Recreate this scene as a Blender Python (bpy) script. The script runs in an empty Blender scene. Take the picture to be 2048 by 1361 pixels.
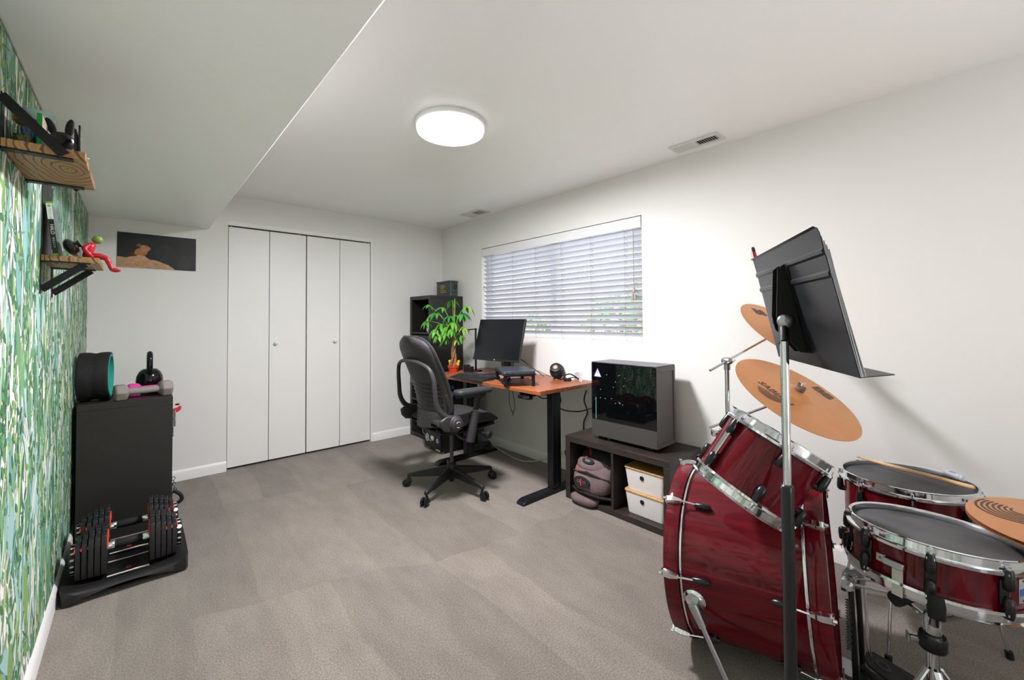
import bpy, bmesh, math, random
from mathutils import Matrix, Vector, Quaternion
from math import sin, cos, pi, radians as rad, sqrt, atan2

SC = bpy.context.scene
COL = SC.collection
random.seed(7)

# ------------------------------------------------------------------ camera, world, exposure
YAW, PITCH, ROLL = 0.7310048, 0.0211365, -0.0062005
CAMH = 1.2
_F = Vector((sin(YAW)*cos(PITCH), cos(YAW)*cos(PITCH), sin(PITCH)))
_R = Vector((cos(YAW), -sin(YAW), 0)); _U = _R.cross(_F)
_R2 = _R*cos(ROLL)+_U*sin(ROLL); _U2 = _U*cos(ROLL)-_R*sin(ROLL)
cd = bpy.data.cameras.new('camera'); cam = bpy.data.objects.new('camera', cd); COL.objects.link(cam)
cd.sensor_fit = 'HORIZONTAL'; cd.sensor_width = 36.0
cd.lens = 837.041/2048*36.0
cd.shift_y = -(680.5-622.695)/2048
cd.clip_start = 0.02
m = Matrix((( _R2.x, _U2.x, -_F.x, 0), (_R2.y, _U2.y, -_F.y, 0), (_R2.z, _U2.z, -_F.z, CAMH), (0, 0, 0, 1)))
cam.matrix_world = m
SC.camera = cam

SC.view_settings.view_transform = 'Standard'
SC.view_settings.look = 'None'
SC.view_settings.gamma = 1.0
SC.view_settings.use_curve_mapping = False
SC.view_settings.exposure = 0.13

W = bpy.data.worlds.new('sky'); SC.world = W; W.use_nodes = True
bg = W.node_tree.nodes['Background']
bg.inputs[0].default_value = (0.86, 0.92, 1.0, 1); bg.inputs[1].default_value = 5.0
LAMP_STRENGTH = 345.0
FILL_LIGHT_STRENGTH = 100.0

# room dimensions (metres), camera at x=0 y=0
XL, XR, YB, YF, ZC = -0.2545, 2.5758, 4.0586, -1.35, 2.2331
SOF_X, SOF_Z = 0.4196, 1.9351

# ------------------------------------------------------------------ helpers
def lin(h):
    h = h.lstrip('#'); o = []
    for i in (0, 2, 4):
        c = int(h[i:i+2], 16)/255
        o.append(c/12.92 if c <= .04045 else ((c+.055)/1.055)**2.4)
    return (*o, 1)

MATS = {}
def mat(name, col='#808080', rough=.5, metal=0., spec=.5, coat=0., emit=None, estr=0., alpha=1., trans=0., ior=1.45,
        noise=None, bump=None, col2=None, vc=None, sheen=0.):
    """noise=(scale, stretch xyz) mixes col and col2; bump=(scale, strength, distance)"""
    if name in MATS: return MATS[name]
    m = bpy.data.materials.new(name); m.use_nodes = True; nt = m.node_tree; b = nt.nodes['Principled BSDF']
    b.inputs['Base Color'].default_value = lin(col); b.inputs['Roughness'].default_value = rough
    b.inputs['Metallic'].default_value = metal; b.inputs['Specular IOR Level'].default_value = spec
    b.inputs['Coat Weight'].default_value = coat; b.inputs['Coat Roughness'].default_value = .04
    b.inputs['Transmission Weight'].default_value = trans; b.inputs['IOR'].default_value = ior
    b.inputs['Alpha'].default_value = alpha; b.inputs['Sheen Weight'].default_value = sheen
    if emit: b.inputs['Emission Color'].default_value = lin(emit); b.inputs['Emission Strength'].default_value = estr
    N = nt.nodes.new; L = nt.links.new
    if noise or bump:
        tc = N('ShaderNodeTexCoord')
    if noise:
        mp = N('ShaderNodeMapping'); mp.inputs['Scale'].default_value = noise[1]; L(tc.outputs['Object'], mp.inputs['Vector'])
        nz = N('ShaderNodeTexNoise'); nz.inputs['Scale'].default_value = noise[0]; nz.inputs['Detail'].default_value = 4
        L(mp.outputs[0], nz.inputs['Vector'])
        rp = N('ShaderNodeValToRGB'); rp.color_ramp.elements[0].position = .35; rp.color_ramp.elements[1].position = .65
        rp.color_ramp.elements[0].color = lin(col); rp.color_ramp.elements[1].color = lin(col2 or col)
        L(nz.outputs['Fac'], rp.inputs[0]); L(rp.outputs[0], b.inputs['Base Color'])
    if bump:
        n2 = N('ShaderNodeTexNoise'); n2.inputs['Scale'].default_value = bump[0]; n2.inputs['Detail'].default_value = 3
        L(tc.outputs['Object'], n2.inputs['Vector'])
        bp = N('ShaderNodeBump'); bp.inputs['Strength'].default_value = bump[1]; bp.inputs['Distance'].default_value = bump[2]
        L(n2.outputs['Fac'], bp.inputs['Height']); L(bp.outputs[0], b.inputs['Normal'])
    if vc:
        at = N('ShaderNodeVertexColor'); at.layer_name = vc; L(at.outputs[0], b.inputs['Base Color'])
    MATS[name] = m; return m

class MB:
    """collects shapes, then build() links them as one mesh object"""
    def __init__(s): s.v = []; s.f = []; s.mi = []; s.col = []
    def add(s, vs, fs, M=None, mi=0):
        o = len(s.v)
        for q in vs:
            q = Vector(q); s.v.append(M @ q if M else q)
        for f in fs: s.f.append([i+o for i in f]); s.mi.append(mi)
        return s
    def box(s, c, d, M=None, mi=0):
        x, y, z = c; a, b, e = d[0]/2, d[1]/2, d[2]/2
        vs = [(x+i*a, y+j*b, z+k*e) for i in (-1, 1) for j in (-1, 1) for k in (-1, 1)]
        return s.add(vs, [(0, 1, 3, 2), (4, 6, 7, 5), (0, 4, 5, 1), (2, 3, 7, 6), (0, 2, 6, 4), (1, 5, 7, 3)], M, mi)
    def bb(s, lo, hi, M=None, mi=0):
        return s.box([(a+b)/2 for a, b in zip(lo, hi)], [b-a for a, b in zip(lo, hi)], M, mi)
    def lathe(s, prof, n=24, M=None, closed=False, mi=0, a0=0, a1=2*pi):
        vs = []; fs = []; full = abs(a1-a0-2*pi) < 1e-6; k = len(prof)
        nn = n if full else n+1
        for i in range(nn):
            a = a0+(a1-a0)*i/n
            for r, z in prof: vs.append((r*cos(a), r*sin(a), z))
        for i in range(n):
            j = (i+1) % nn
            for q in range(k if closed else k-1):
                w = (q+1) % k
                fs.append((i*k+q, j*k+q, j*k+w, i*k+w))
        if not closed and full:
            if prof[0][0] > 1e-6: fs.append([i*k for i in range(n)][::-1])
            if prof[-1][0] > 1e-6: fs.append([i*k+k-1 for i in range(n)])
        return s.add(vs, fs, M, mi)
    def cyl(s, p0, p1, r, n=14, r2=None, mi=0, M=None):
        return s.tube([p0, p1], [r, r if r2 is None else r2], n, mi=mi, M=M)
    def tube(s, pts, r, n=8, closed=False, M=None, mi=0, flat=None):
        pts = [Vector(q) for q in pts]; k = len(pts)
        rs = r if isinstance(r, (list, tuple)) else [r]*k
        T = []
        for i in range(k):
            a = pts[i-1] if (i or closed) else pts[i]; b = pts[(i+1) % k] if (i < k-1 or closed) else pts[i]
            t = (b-a); T.append(t.normalized() if t.length > 1e-9 else Vector((0, 0, 1)))
        u = T[0].orthogonal().normalized()
        if flat: u = (Vector(flat)-T[0]*T[0].dot(Vector(flat))).normalized()
        vs = []
        for i in range(k):
            u = (u-T[i]*T[i].dot(u)).normalized(); w = T[i].cross(u)
            ru, rw = rs[i] if isinstance(rs[i], tuple) else (rs[i], rs[i])
            for j in range(n):
                a = 2*pi*j/n; vs.append(pts[i]+u*(cos(a)*ru)+w*(sin(a)*rw))
        fs = []
        for i in range(k if closed else k-1):
            i2 = (i+1) % k
            for j in range(n): fs.append((i*n+j, i*n+(j+1) % n, i2*n+(j+1) % n, i2*n+j))
        if not closed: fs.append(list(range(n))[::-1]); fs.append([(k-1)*n+j for j in range(n)])
        return s.add(vs, fs, M, mi)
    def prism(s, poly, z0, z1, M=None, mi=0):
        n = len(poly); vs = [(x, y, z0) for x, y in poly]+[(x, y, z1) for x, y in poly]
        return s.add(vs, [list(range(n))[::-1], list(range(n, 2*n))]+[(i, (i+1) % n, (i+1) % n+n, i+n) for i in range(n)], M, mi)
    def loft(s, rings, M=None, mi=0, cap=True, closed=True):
        n = len(rings[0]); vs = [q for r in rings for q in r]; fs = []
        for i in range(len(rings)-1):
            for j in range(n if closed else n-1): fs.append((i*n+j, i*n+(j+1) % n, (i+1)*n+(j+1) % n, (i+1)*n+j))
        if cap: fs.append(list(range(n))[::-1]); fs.append([(len(rings)-1)*n+j for j in range(n)])
        return s.add(vs, fs, M, mi)
    def ell(s, c, r, nu=16, nv=10, M=None, mi=0):
        if not isinstance(r, (list, tuple)): r = (r, r, r)
        pr = [(max(sin(pi*i/nv), 0), -cos(pi*i/nv)) for i in range(nv+1)]
        MM = Matrix.Translation(c) @ Matrix.Diagonal((*r, 1))
        return s.lathe([(a if 0 < i < nv else 0, b) for i, (a, b) in enumerate(pr)], nu, (M @ MM) if M else MM, mi=mi)

def rrect(w, h, r, n=4):
    o = []
    for cx, cy, a in ((w/2-r, h/2-r, 0), (-w/2+r, h/2-r, pi/2), (-w/2+r, -h/2+r, pi), (w/2-r, -h/2+r, 3*pi/2)):
        for i in range(n+1): t = a+pi/2*i/n; o.append((cx+r*cos(t), cy+r*sin(t)))
    return o
def circ(r, n=20, c=(0, 0)): return [(c[0]+r*cos(2*pi*i/n), c[1]+r*sin(2*pi*i/n)) for i in range(n)]
def spline(pts, k=6):
    P = [Vector(q) for q in pts]; o = []
    for i in range(len(P)-1):
        a = P[max(i-1, 0)]; b = P[i]; c = P[i+1]; d = P[min(i+2, len(P)-1)]
        for j in range(k):
            t = j/k; o.append(.5*((2*b)+(c-a)*t+(2*a-5*b+4*c-d)*t*t+(3*b-a-3*c+d)*t**3))
    o.append(P[-1]); return o
def frame(o, z, x=(1, 0, 0)):
    z = Vector(z).normalized(); x = Vector(x); x = x-z*z.dot(x)
    x = x.normalized() if x.length > 1e-4 else z.orthogonal().normalized(); y = z.cross(x)
    return Matrix(((x.x, y.x, z.x, o[0]), (x.y, y.y, z.y, o[1]), (x.z, y.z, z.z, o[2]), (0, 0, 0, 1)))
def TR(x=0, y=0, z=0, rz=0, ry=0, rx=0):
    return Matrix.Translation((x, y, z)) @ Matrix.Rotation(rz, 4, 'Z') @ Matrix.Rotation(ry, 4, 'Y') @ Matrix.Rotation(rx, 4, 'X')

def mesh(name, mb, mats, angle=38):
    me = bpy.data.meshes.new(name); me.from_pydata([tuple(q) for q in mb.v], [], mb.f)
    mats = mats if isinstance(mats, (list, tuple)) else [mats]
    for q in mats: me.materials.append(q)
    if len(mats) > 1: me.polygons.foreach_set('material_index', mb.mi)
    bm = bmesh.new(); bm.from_mesh(me); bmesh.ops.recalc_face_normals(bm, faces=bm.faces); bm.to_mesh(me); bm.free()
    me.polygons.foreach_set('use_smooth', [True]*len(me.polygons))
    try: me.set_sharp_from_angle(angle=rad(angle))
    except Exception: pass
    me.update(); return me
def O(name, mb, mats, parent=None, bev=0, M=None, label=None, angle=38):
    """one mesh object, a part when it has a parent"""
    me = mb if isinstance(mb, bpy.types.Mesh) else mesh(name, mb, mats, angle)
    o = bpy.data.objects.new(name, me); COL.objects.link(o)
    if parent: o.parent = parent
    if M: o.matrix_basis = M
    if bev:
        md = o.modifiers.new('edge', 'BEVEL'); md.width = bev; md.segments = 2; md.limit_method = 'ANGLE'; md.angle_limit = rad(40)
    if label: o['label'] = label
    return o
def T(name, label, cat, loc=(0, 0, 0), rz=0, group=None, M=None):
    """an Empty at the thing's base that parents its parts"""
    o = bpy.data.objects.new(name, None); COL.objects.link(o); o.empty_display_size = .05
    o.matrix_basis = M if M else TR(*loc, rz=rz)
    return tag(o, label, cat, group)
def tag(o, label, cat, group=None):
    o['label'] = label; o['category'] = cat
    if group: o['group'] = group
    return o
def struct(o): o['kind'] = 'structure'; return o
def text_mb(s, size, conform=None, M=None, shear=0., depth=0, bold=0.):
    """lettering as flat mesh in the local xy plane"""
    cu = bpy.data.curves.new('lettering', 'FONT'); cu.body = s; cu.size = size; cu.align_x = 'CENTER'; cu.align_y = 'CENTER'
    cu.shear = shear; cu.extrude = depth; cu.offset = bold; cu.resolution_u = 3
    ob = bpy.data.objects.new('lettering_source', cu); COL.objects.link(ob)
    dg = bpy.context.evaluated_depsgraph_get(); me = bpy.data.meshes.new_from_object(ob.evaluated_get(dg))
    mb = MB(); vs = [v.co.copy() for v in me.vertices]
    if M: vs = [M @ v for v in vs]
    if conform: vs = [conform(v) for v in vs]
    mb.add(vs, [list(p.vertices) for p in me.polygons])
    bpy.data.objects.remove(ob); bpy.data.curves.remove(cu); bpy.data.meshes.remove(me)
    return mb

# ------------------------------------------------------------------ materials
WALL = mat('wall_paint', '#e9e7e3', .62, bump=(220, .06, .002))
CEIL = mat('ceiling_paint', '#f8f7f4', .38, bump=(90, .10, .003))
TRIM = mat('white_trim', '#f1efec', .4)
DOORW = mat('white_door', '#eeece8', .42)
BLK = mat('black_plastic', '#1c1c1d', .45)
BLK2 = mat('satin_black', '#141415', .3)
BLKM = mat('black_metal', '#161617', .42, .3)
GREY = mat('dark_grey_plastic', '#39373a', .5)
RUB = mat('black_rubber', '#161616', .75)
CHR = mat('chrome', '#e4e6ea', .09, 1.)
STEEL = mat('brushed_steel', '#b9bbbf', .28, 1.)
WHT = mat('white_plastic', '#ecebea', .4)
BLKWOOD = mat('black_brown_wood', '#352d29', .4, noise=(9, (1, 1, 14)), col2='#2a2421', bump=(60, .05, .001))
# ------------------------------------------------------------------ the room shell
TRACK = 3
def carpet():
    m = bpy.data.materials.new('carpet'); m.use_nodes = True; nt = m.node_tree; b = nt.nodes['Principled BSDF']
    N = nt.nodes.new; L = nt.links.new; tc = N('ShaderNodeTexCoord')
    b.inputs['Roughness'].default_value = .95; b.inputs['Specular IOR Level'].default_value = .1
    b.inputs['Sheen Weight'].default_value = .25
    # vacuum tracks: bands of pile leaning either way, broken into strokes
    nd = N('ShaderNodeTexNoise'); nd.inputs['Scale'].default_value = 1.3; nd.inputs['Detail'].default_value = 3; L(tc.outputs['Object'], nd.inputs['Vector'])
    sc = N('ShaderNodeVectorMath'); sc.operation = 'MULTIPLY_ADD'; sc.inputs[1].default_value = (.16, .5, 0); L(nd.outputs['Color'], sc.inputs[0]); L(tc.outputs['Object'], sc.inputs[2])
    mp = N('ShaderNodeMapping'); mp.inputs['Rotation'].default_value = (0, 0, rad(TRACK)); mp.inputs['Scale'].default_value = (4.2, .8, 0); mp.vector_type = 'TEXTURE' if False else 'POINT'; L(sc.outputs[0], mp.inputs[0])
    fl = N('ShaderNodeVectorMath'); fl.operation = 'FLOOR'; L(mp.outputs[0], fl.inputs[0])
    wn = N('ShaderNodeTexWhiteNoise'); wn.noise_dimensions = '3D'; L(fl.outputs[0], wn.inputs['Vector'])
    r1 = N('ShaderNodeValToRGB'); r1.color_ramp.elements[0].position = .1; r1.color_ramp.elements[1].position = .9
    r1.color_ramp.elements[0].color = lin('#837a72'); r1.color_ramp.elements[1].color = lin('#948a81')
    L(wn.outputs['Value'], r1.inputs[0])
    n1 = N('ShaderNodeTexNoise'); n1.inputs['Scale'].default_value = 175; n1.inputs['Detail'].default_value = 5; n1.inputs['Roughness'].default_value = .75; L(tc.outputs['Object'], n1.inputs['Vector'])
    r2 = N('ShaderNodeValToRGB'); r2.color_ramp.elements[0].position = .38; r2.color_ramp.elements[1].position = .62
    r2.color_ramp.elements[0].color = (.52, .51, .50, 1); r2.color_ramp.elements[1].color = (1.22, 1.21, 1.20, 1); L(n1.outputs['Fac'], r2.inputs[0])
    mp3 = N('ShaderNodeMapping'); mp3.inputs['Scale'].default_value = (2.4, .8, 1); L(tc.outputs['Object'], mp3.inputs[0])
    n3 = N('ShaderNodeTexNoise'); n3.inputs['Scale'].default_value = 4.5; n3.inputs['Detail'].default_value = 7; n3.inputs['Roughness'].default_value = .6; L(mp3.outputs[0], n3.inputs['Vector'])
    r3 = N('ShaderNodeValToRGB'); r3.color_ramp.elements[0].color = (.84, .84, .84, 1); r3.color_ramp.elements[1].color = (1.12, 1.12, 1.12, 1)
    r3.color_ramp.elements[0].position = .3; r3.color_ramp.elements[1].position = .7; L(n3.outputs['Fac'], r3.inputs[0])
    x = N('ShaderNodeMix'); x.data_type = 'RGBA'; x.blend_type = 'MULTIPLY'; x.inputs['Factor'].default_value = 1
    L(r1.outputs[0], x.inputs[6]); L(r2.outputs[0], x.inputs[7])
    y = N('ShaderNodeMix'); y.data_type = 'RGBA'; y.blend_type = 'MULTIPLY'; y.inputs['Factor'].default_value = 1
    L(x.outputs[2], y.inputs[6]); L(r3.outputs[0], y.inputs[7]); L(y.outputs[2], b.inputs['Base Color'])
    bp = N('ShaderNodeBump'); bp.inputs['Strength'].default_value = .7; bp.inputs['Distance'].default_value = .006
    L(n1.outputs['Fac'], bp.inputs['Height']); L(bp.outputs[0], b.inputs['Normal'])
    return m
CARPET = carpet()
struct(O('floor', MB().bb((XL-.1, YF-.1, -.1), (XR+.13, YB+.78, 0)), CARPET))
ceil = struct(O('ceiling', MB().bb((XL-.1, YF-.1, ZC), (XR+.13, YB+.78, ZC+.1)), CEIL))
O('soffit', MB().bb((XL, YF, SOF_Z), (SOF_X, YB, ZC-.0005)), CEIL, ceil, bev=.007)
struct(O('wall_front', MB().bb((XL-.1, YF-.1, 0), (XR+.1, YF, ZC)), WALL))
wl = struct(O('wall_left', MB().bb((XL-.1, YF, 0), (XL, YB+.75, ZC)), mat('wallpaper_ground', '#ecebe2', .6)))
# back wall round the closet opening
CX0, CX1, CZ = .547, 1.762, 2.021
wb = MB().bb((XL, YB, 0), (CX0, YB+.12, ZC)).bb((CX1, YB, 0), (XR, YB+.12, ZC)).bb((CX0, YB, CZ), (CX1, YB+.12, ZC))
struct(O('wall_back', wb, WALL))
struct(O('wall_closet', MB().bb((CX0-.2, YB+.65, 0), (CX1+.2, YB+.72, ZC)).bb((CX0-.25, YB+.12, 0), (CX0-.2, YB+.72, ZC)).bb((CX1+.2, YB+.12, 0), (CX1+.25, YB+.72, ZC)), mat('closet_dark', '#6a6865', .8)))
# right wall round the window
WY0, WY1, WZ0, WZ1 = 1.534, 3.326, 1.039, 1.917
wr = MB().bb((XR, YF, 0), (XR+.13, YB+.75, WZ0)).bb((XR, YF, WZ1), (XR+.13, YB+.75, ZC)).bb((XR, YF, WZ0), (XR+.13, WY0, WZ1)).bb((XR, WY1, WZ0), (XR+.13, YB+.75, WZ1))
struct(O('wall_right', wr, WALL))

def baseboard(name, a, b, nrm):
    a = Vector((*a, 0)); b = Vector((*b, 0)); n = Vector((*nrm, 0)); t = (b-a).normalized()
    prof = [(0, 0), (.013, 0), (.013, .058), (.009, .072), (.004, .08), (0, .08)]
    mb = MB(); mb.loft([[p+n*x+Vector((0, 0, z)) for x, z in prof] for p in (a, b)])
    struct(O(name, mb, TRIM))
baseboard('baseboard_left', (XL, YF), (XL, YB), (1, 0))
baseboard('baseboard_back', (XL, YB), (CX0, YB), (0, -1))
baseboard('baseboard_back', (CX1-.005, YB), (XR, YB), (0, -1))
baseboard('baseboard_right', (XR, YF), (XR, YB), (-1, 0))
baseboard('baseboard_front', (XL, YF), (XR, YF), (0, 1))

# wallpaper print: flat leaf shapes
def wallpaper():
    mb = MB(); cols = []
    G = ['#5b8a64', '#76a57a', '#8db378', '#a6c07f', '#86aa6a', '#a3c6ab', '#8fbab2', '#b7d3ce', '#6a9f8c', '#4c7a5e', '#c3d19c', '#9cc4c0', '#73997a', '#b0ccb0']
    def leaf(y, z, L, w, ang, col, bend=0., n=6):
        k = len(mb.v); d = .0003+.0012*random.random(); up = []; dn = []
        for i in range(n+1):
            t = i/n; hw = w*.5*(sin(pi*min(1, t*1.02))**.75 if 0 < t < 1 else 0)
            a = ang+bend*t; cy, cz = L*t*sin(ang+bend*t*.5), L*t*cos(ang+bend*t*.5)
            up.append((y+cy+hw*cos(a), z+cz-hw*sin(a))); dn.append((y+cy-hw*cos(a), z+cz+hw*sin(a)))
        pts = up+dn[1:-1][::-1]
        pts = [(min(max(a, YF), YB), min(max(b, .08), SOF_Z)) for a, b in pts]
        mb.add([(XL+d, a, b) for a, b in pts], [list(range(len(pts)))])
        c = lin(col); f = .85+.3*random.random(); cols.append(tuple(min(1, q*f) for q in c[:3])+(1,))
    rnd = random.Random(3)
    for i in range(4600):
        y = rnd.uniform(YF, YB) if i % 4 == 0 else rnd.uniform(1.3, YB)
        z = rnd.uniform(-.1, 1.9); t = rnd.random(); c = rnd.choice(G)
        if t < .40: leaf(y, z, rnd.uniform(.10, .34), rnd.uniform(.014, .034), rnd.gauss(0, .22), c, rnd.gauss(0, .5))
        elif t < .52: leaf(y, z, rnd.uniform(.14, .28), rnd.uniform(.04, .075), rnd.gauss(0, .35), rnd.choice(['#8fbdb8', '#79aaa6', '#a5cbc6', '#6c9f78', '#7ea35f', '#4f8a6f']), rnd.gauss(0, .4))
        elif t < .64:
            L = rnd.uniform(.15, .4); a = rnd.gauss(0, .25); k = int(L/.022); c = rnd.choice(['#4a7d52', '#5e9160', '#3c6f4d', '#84a860'])
            for q in range(k):
                s = q/k; leaf(y+L*s*sin(a), z+L*s*cos(a), 0.052, .022, a+(.9 if q % 2 else -.9), c, 0, 4)
        elif t < .70:
            c = rnd.choice(['#3f7a5c', '#6a9a70', '#7fb0a0'])
            for q in range(11): leaf(y, z, rnd.uniform(.06, .1), .007, -2.2+4.4*q/10, c, 0, 3)
        else: leaf(y, z, rnd.uniform(.08, .26), rnd.uniform(.012, .028), rnd.gauss(0, .18), '#f0eee6', rnd.gauss(0, .5))
    m = mat('wallpaper_print', '#5a8a5a', .6, vc='print')
    o = O('wallpaper_leaf_print', mb, m, wl)
    ca = o.data.color_attributes.new('print', 'FLOAT_COLOR', 'CORNER')
    k = 0; arr = []
    for p in o.data.polygons:
        arr += list(cols[p.index])*p.loop_total
    ca.data.foreach_set('color', arr)
    o['kind'] = 'stuff'
wallpaper()

# closet: frame, track and two bifold doors
trim = struct(O('trim_1', MB().bb((CX0, YB-.001, CZ-.033), (CX1, YB+.035, CZ)).bb((CX1-.018, YB, 0), (CX1, YB+.07, CZ-.033)).bb((CX0, YB+.045, 0), (CX0+.002, YB+.07, CZ-.033)), TRIM))
def bifold(name, xs, kx):
    d = struct(T(name, 'x', 'door', (xs[0], YB, 0)))
    del d['label']; del d['category']
    for a, b in ((xs[0], xs[1]), (xs[1], xs[2])):
        O('door_panel', MB().bb((a+.0022-xs[0], .012, .018), (b-.0022-xs[0], .046, CZ-.044)), DOORW, d, bev=.0015)
    pr = [(0.0, -.001), (.010, -.001), (.009, .008), (.013, .014), (.0165, .021), (.0155, .028), (.010, .033), (0, .034)]
    O('knob', MB().lathe(pr, 20, frame((kx-xs[0], .012, 1.015), (0, -1, 0))), WHT, d)
bifold('door_1', (.550, .8475, 1.143), .898)
bifold('door_2', (1.147, 1.4425, 1.742), 1.395)
for x in (.572, 1.09, 1.168, 1.70):
    O('pivot_pin', MB().cyl((x, YB+.03, CZ-.046), (x, YB+.03, CZ-.03), .005, 8), STEEL, trim)

# window: sliding frame, glass, exterior
win = struct(T('window_1', 'x', 'window', (XR, 0, 0))); del win['label']; del win['category']
fr = MB(); x0, x1 = .085, .125
fr.bb((x0, WY0, WZ0), (x1, WY1, WZ0+.05)).bb((x0, WY0, WZ1-.05), (x1, WY1, WZ1)).bb((x0, WY0, WZ0), (x1, WY0+.05, WZ1)).bb((x0, WY1-.05, WZ0), (x1, WY1, WZ1))
O('window_frame', fr, WHT, win)
O('meeting_stile', MB().bb((.075, 2.39, WZ0+.05), (.125, 2.46, WZ1-.05)), WHT, win, bev=.003)
GL = mat('window_glass', '#ffffff', .02, trans=1., ior=1.02, spec=.2)
O('pane', MB().bb((.102, WY0+.05, WZ0+.05), (.106, 2.39, WZ1-.05)), GL, win)
O('pane', MB().bb((.108, 2.46, WZ0+.05), (.112, WY1-.05, WZ1-.05)), GL, win)
O('window_stool', MB().bb((.0, WY0, WZ0), (.085, WY1, WZ0+.006)), TRIM, win)

bl = T('window_blind', 'white horizontal faux wood blind hung across the window', 'blind', (XR, 0, 0))
SL = mat('blind_slat', '#d3d4dc', .42); VAL = mat('blind_valance', '#e6e5e6', .42)
O('valance', MB().bb((-.004, WY0+.006, WZ1-.082), (.012, WY1-.006, WZ1-.006)), VAL, bl, bev=.003)
O('head_rail', MB().bb((.014, WY0+.01, WZ1-.06), (.064, WY1-.01, WZ1-.008)), SL, bl)
tilt = rad(41); slat_w = .050; nslat = 18; ztop, zbot = WZ1-.098, WZ0+.052
prof = []
for sgn in (1, -1):
    for i in range(5):
        t = (-1+2*i/4)*sgn; prof.append((t*slat_w/2, .0012*sgn+.003*(1-t*t)))
sm = MB().loft([[(a*cos(tilt)*-1, y, a*sin(tilt)+b) for a, b in prof] for y in (WY0+.010, WY1-.012)])
sme = mesh('slat', sm, SL)
for i in range(nslat):
    O('slat', sme, None, bl, M=TR(.036, 0, ztop-(ztop-zbot)*i/(nslat-1)))
O('bottom_rail', MB().bb((.016, WY0+.010, WZ0+.012), (.056, WY1-.012, WZ0+.030)), VAL, bl, bev=.003)
CORD = mat('cord', '#9c948a', .8)
for y in (1.68, 1.98, 2.28, 2.58, 2.88, 3.18):
    lc = MB()
    for xx in (.012, .060): lc.tube([(xx, y, WZ1-.08), (xx, y, WZ0+.02)], .0011, 5)
    for i in range(nslat): z = ztop-(ztop-zbot)*i/(nslat-1); lc.tube([(.012, y, z+.013), (.060, y, z-.016)], .0007, 4)
    O('ladder_cord', lc, CORD, bl)
    O('cord_button', MB().lathe([(0, 0), (.007, 0), (.006, .003), (0, .004)], 10, frame((.030, y, WZ0+.0125), (0, 0, -1))), mat('button_grey', '#8d8a86', .5), bl)
pc = O('pull_cord', MB().tube([(.004, 1.60, WZ1-.085), (.004, 1.60, 1.40)], .0014, 6).tube([(.003, 1.603, WZ1-.085), (.003, 1.603, 1.37)], .0012, 6), CORD, bl)
TAS = mat('tassel', '#a0968c', .6)
tp = [(0, .046), (.004, .046), (.006, .036), (.010, .012), (.0105, .004), (.007, 0), (0, 0)]
for y, z in ((1.600, 1.385), (1.591, 1.335), (1.611, 1.335)): O('tassel', MB().lathe(tp, 12, TR(.001, y, z)), TAS, pc)
O('cord_cleat', MB().box((.004, 3.295, 1.53), (.008, .006, .022)), TAS, bl)

# outside: ground, wall and shrubs
struct(O('ground_outside', MB().bb((XR+.13, -6, .55), (14, 16, .6)), mat('lawn', '#8f9480', .9, noise=(5, (1, 1, 1)), col2='#a3a698')))
BR = mat('brick', '#c9aa9c', .85); MO = mat('mortar', '#cbbfb2', .9)
bw = T('brick_wall', 'sunlit brick wall of the neighbouring house outside the window', 'wall', (6.2, 0, .6)); bw['kind'] = 'structure'; 
O('mortar_bed', MB().bb((.01, 1.5, 0), (.25, 9.5, 1.35)), MO, bw)
bme = mesh('brick', MB().bb((0, 0, 0), (.06, .41, .13)), BR)
for r in range(9):
    for c in range(18): O('brick', bme, None, bw, M=TR(0, 1.5+c*.44+(.22 if r % 2 else 0), .01+r*.149))
def shrub(c, r, n, seed, lab):
    rn = random.Random(seed); mb = MB(); lv = [(-.05, 0, 0), (0, .022, .01), (.055, 0, 0), (0, -.022, .01)]
    for i in range(n):
        u = rn.uniform(-1, 1); a = rn.uniform(0, 2*pi); q = rn.uniform(.75, 1.05)*r; s = sqrt(1-u*u)
        M = TR(q*s*cos(a), q*s*sin(a), r*.8+q*u*.9, rn.uniform(0, 6), rn.uniform(-1, 1), rn.uniform(-1, 1))
        mb.add([M @ Vector(v) for v in lv], [(0, 1, 2, 3)], mi=i % 2)
    t = T('garden_shrub', lab, 'shrub', c)
    o = O('foliage', mb, [mat('shrub_leaf_a', '#84a85a', .6), mat('shrub_leaf_b', '#a5c078', .6)], t); o['kind'] = 'stuff'
    O('stem', MB().cyl((0, 0, 0), (0, 0, r), .03), mat('bark', '#6d5645', .9), t)
shrub((4.3, 1.75, .6), .85, 2200, 1, 'tall leafy shrub outside, behind the right end of the blind')
shrub((4.7, 3.1, .6), .55, 1100, 2, 'low green bush outside, behind the middle of the blind')
shrub((4.3, 4.4, .6), .38, 700, 3, 'low green bush outside, behind the lower left of the blind')

# ceiling light and vents
GLOW = mat('lamp_glow', '#ffffff', .4, emit='#f9f8fd', estr=LAMP_STRENGTH); RIMG = mat('lamp_rim', '#efefec', .4, emit='#f9f8fd', estr=LAMP_STRENGTH*.004)
for (lx, ly), lab in (((1.215, 1.828), 'round white flush-mount ceiling light, switched on'),):
    lamp = T('ceiling_light', lab, 'light', (lx, ly, ZC))
    O('mounting_ring', MB().lathe([(.0, -.001), (.178, -.001), (.181, -.006), (.181, -.020), (.176, -.024), (0, -.024)], 64), WHT, lamp)
    O('shade_rim', MB().lathe([(.168, -.024), (.174, -.026), (.176, -.036), (.172, -.050), (.160, -.056), (.150, -.057), (.150, -.05), (.16, -.045), (.166, -.03)], 64, closed=True), RIMG, lamp)
    O('diffuser', MB().lathe([(0, -.0575), (.08, -.0575), (.14, -.056), (.1495, -.053), (.1495, -.05), (0, -.05)], 64), GLOW, lamp)

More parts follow.
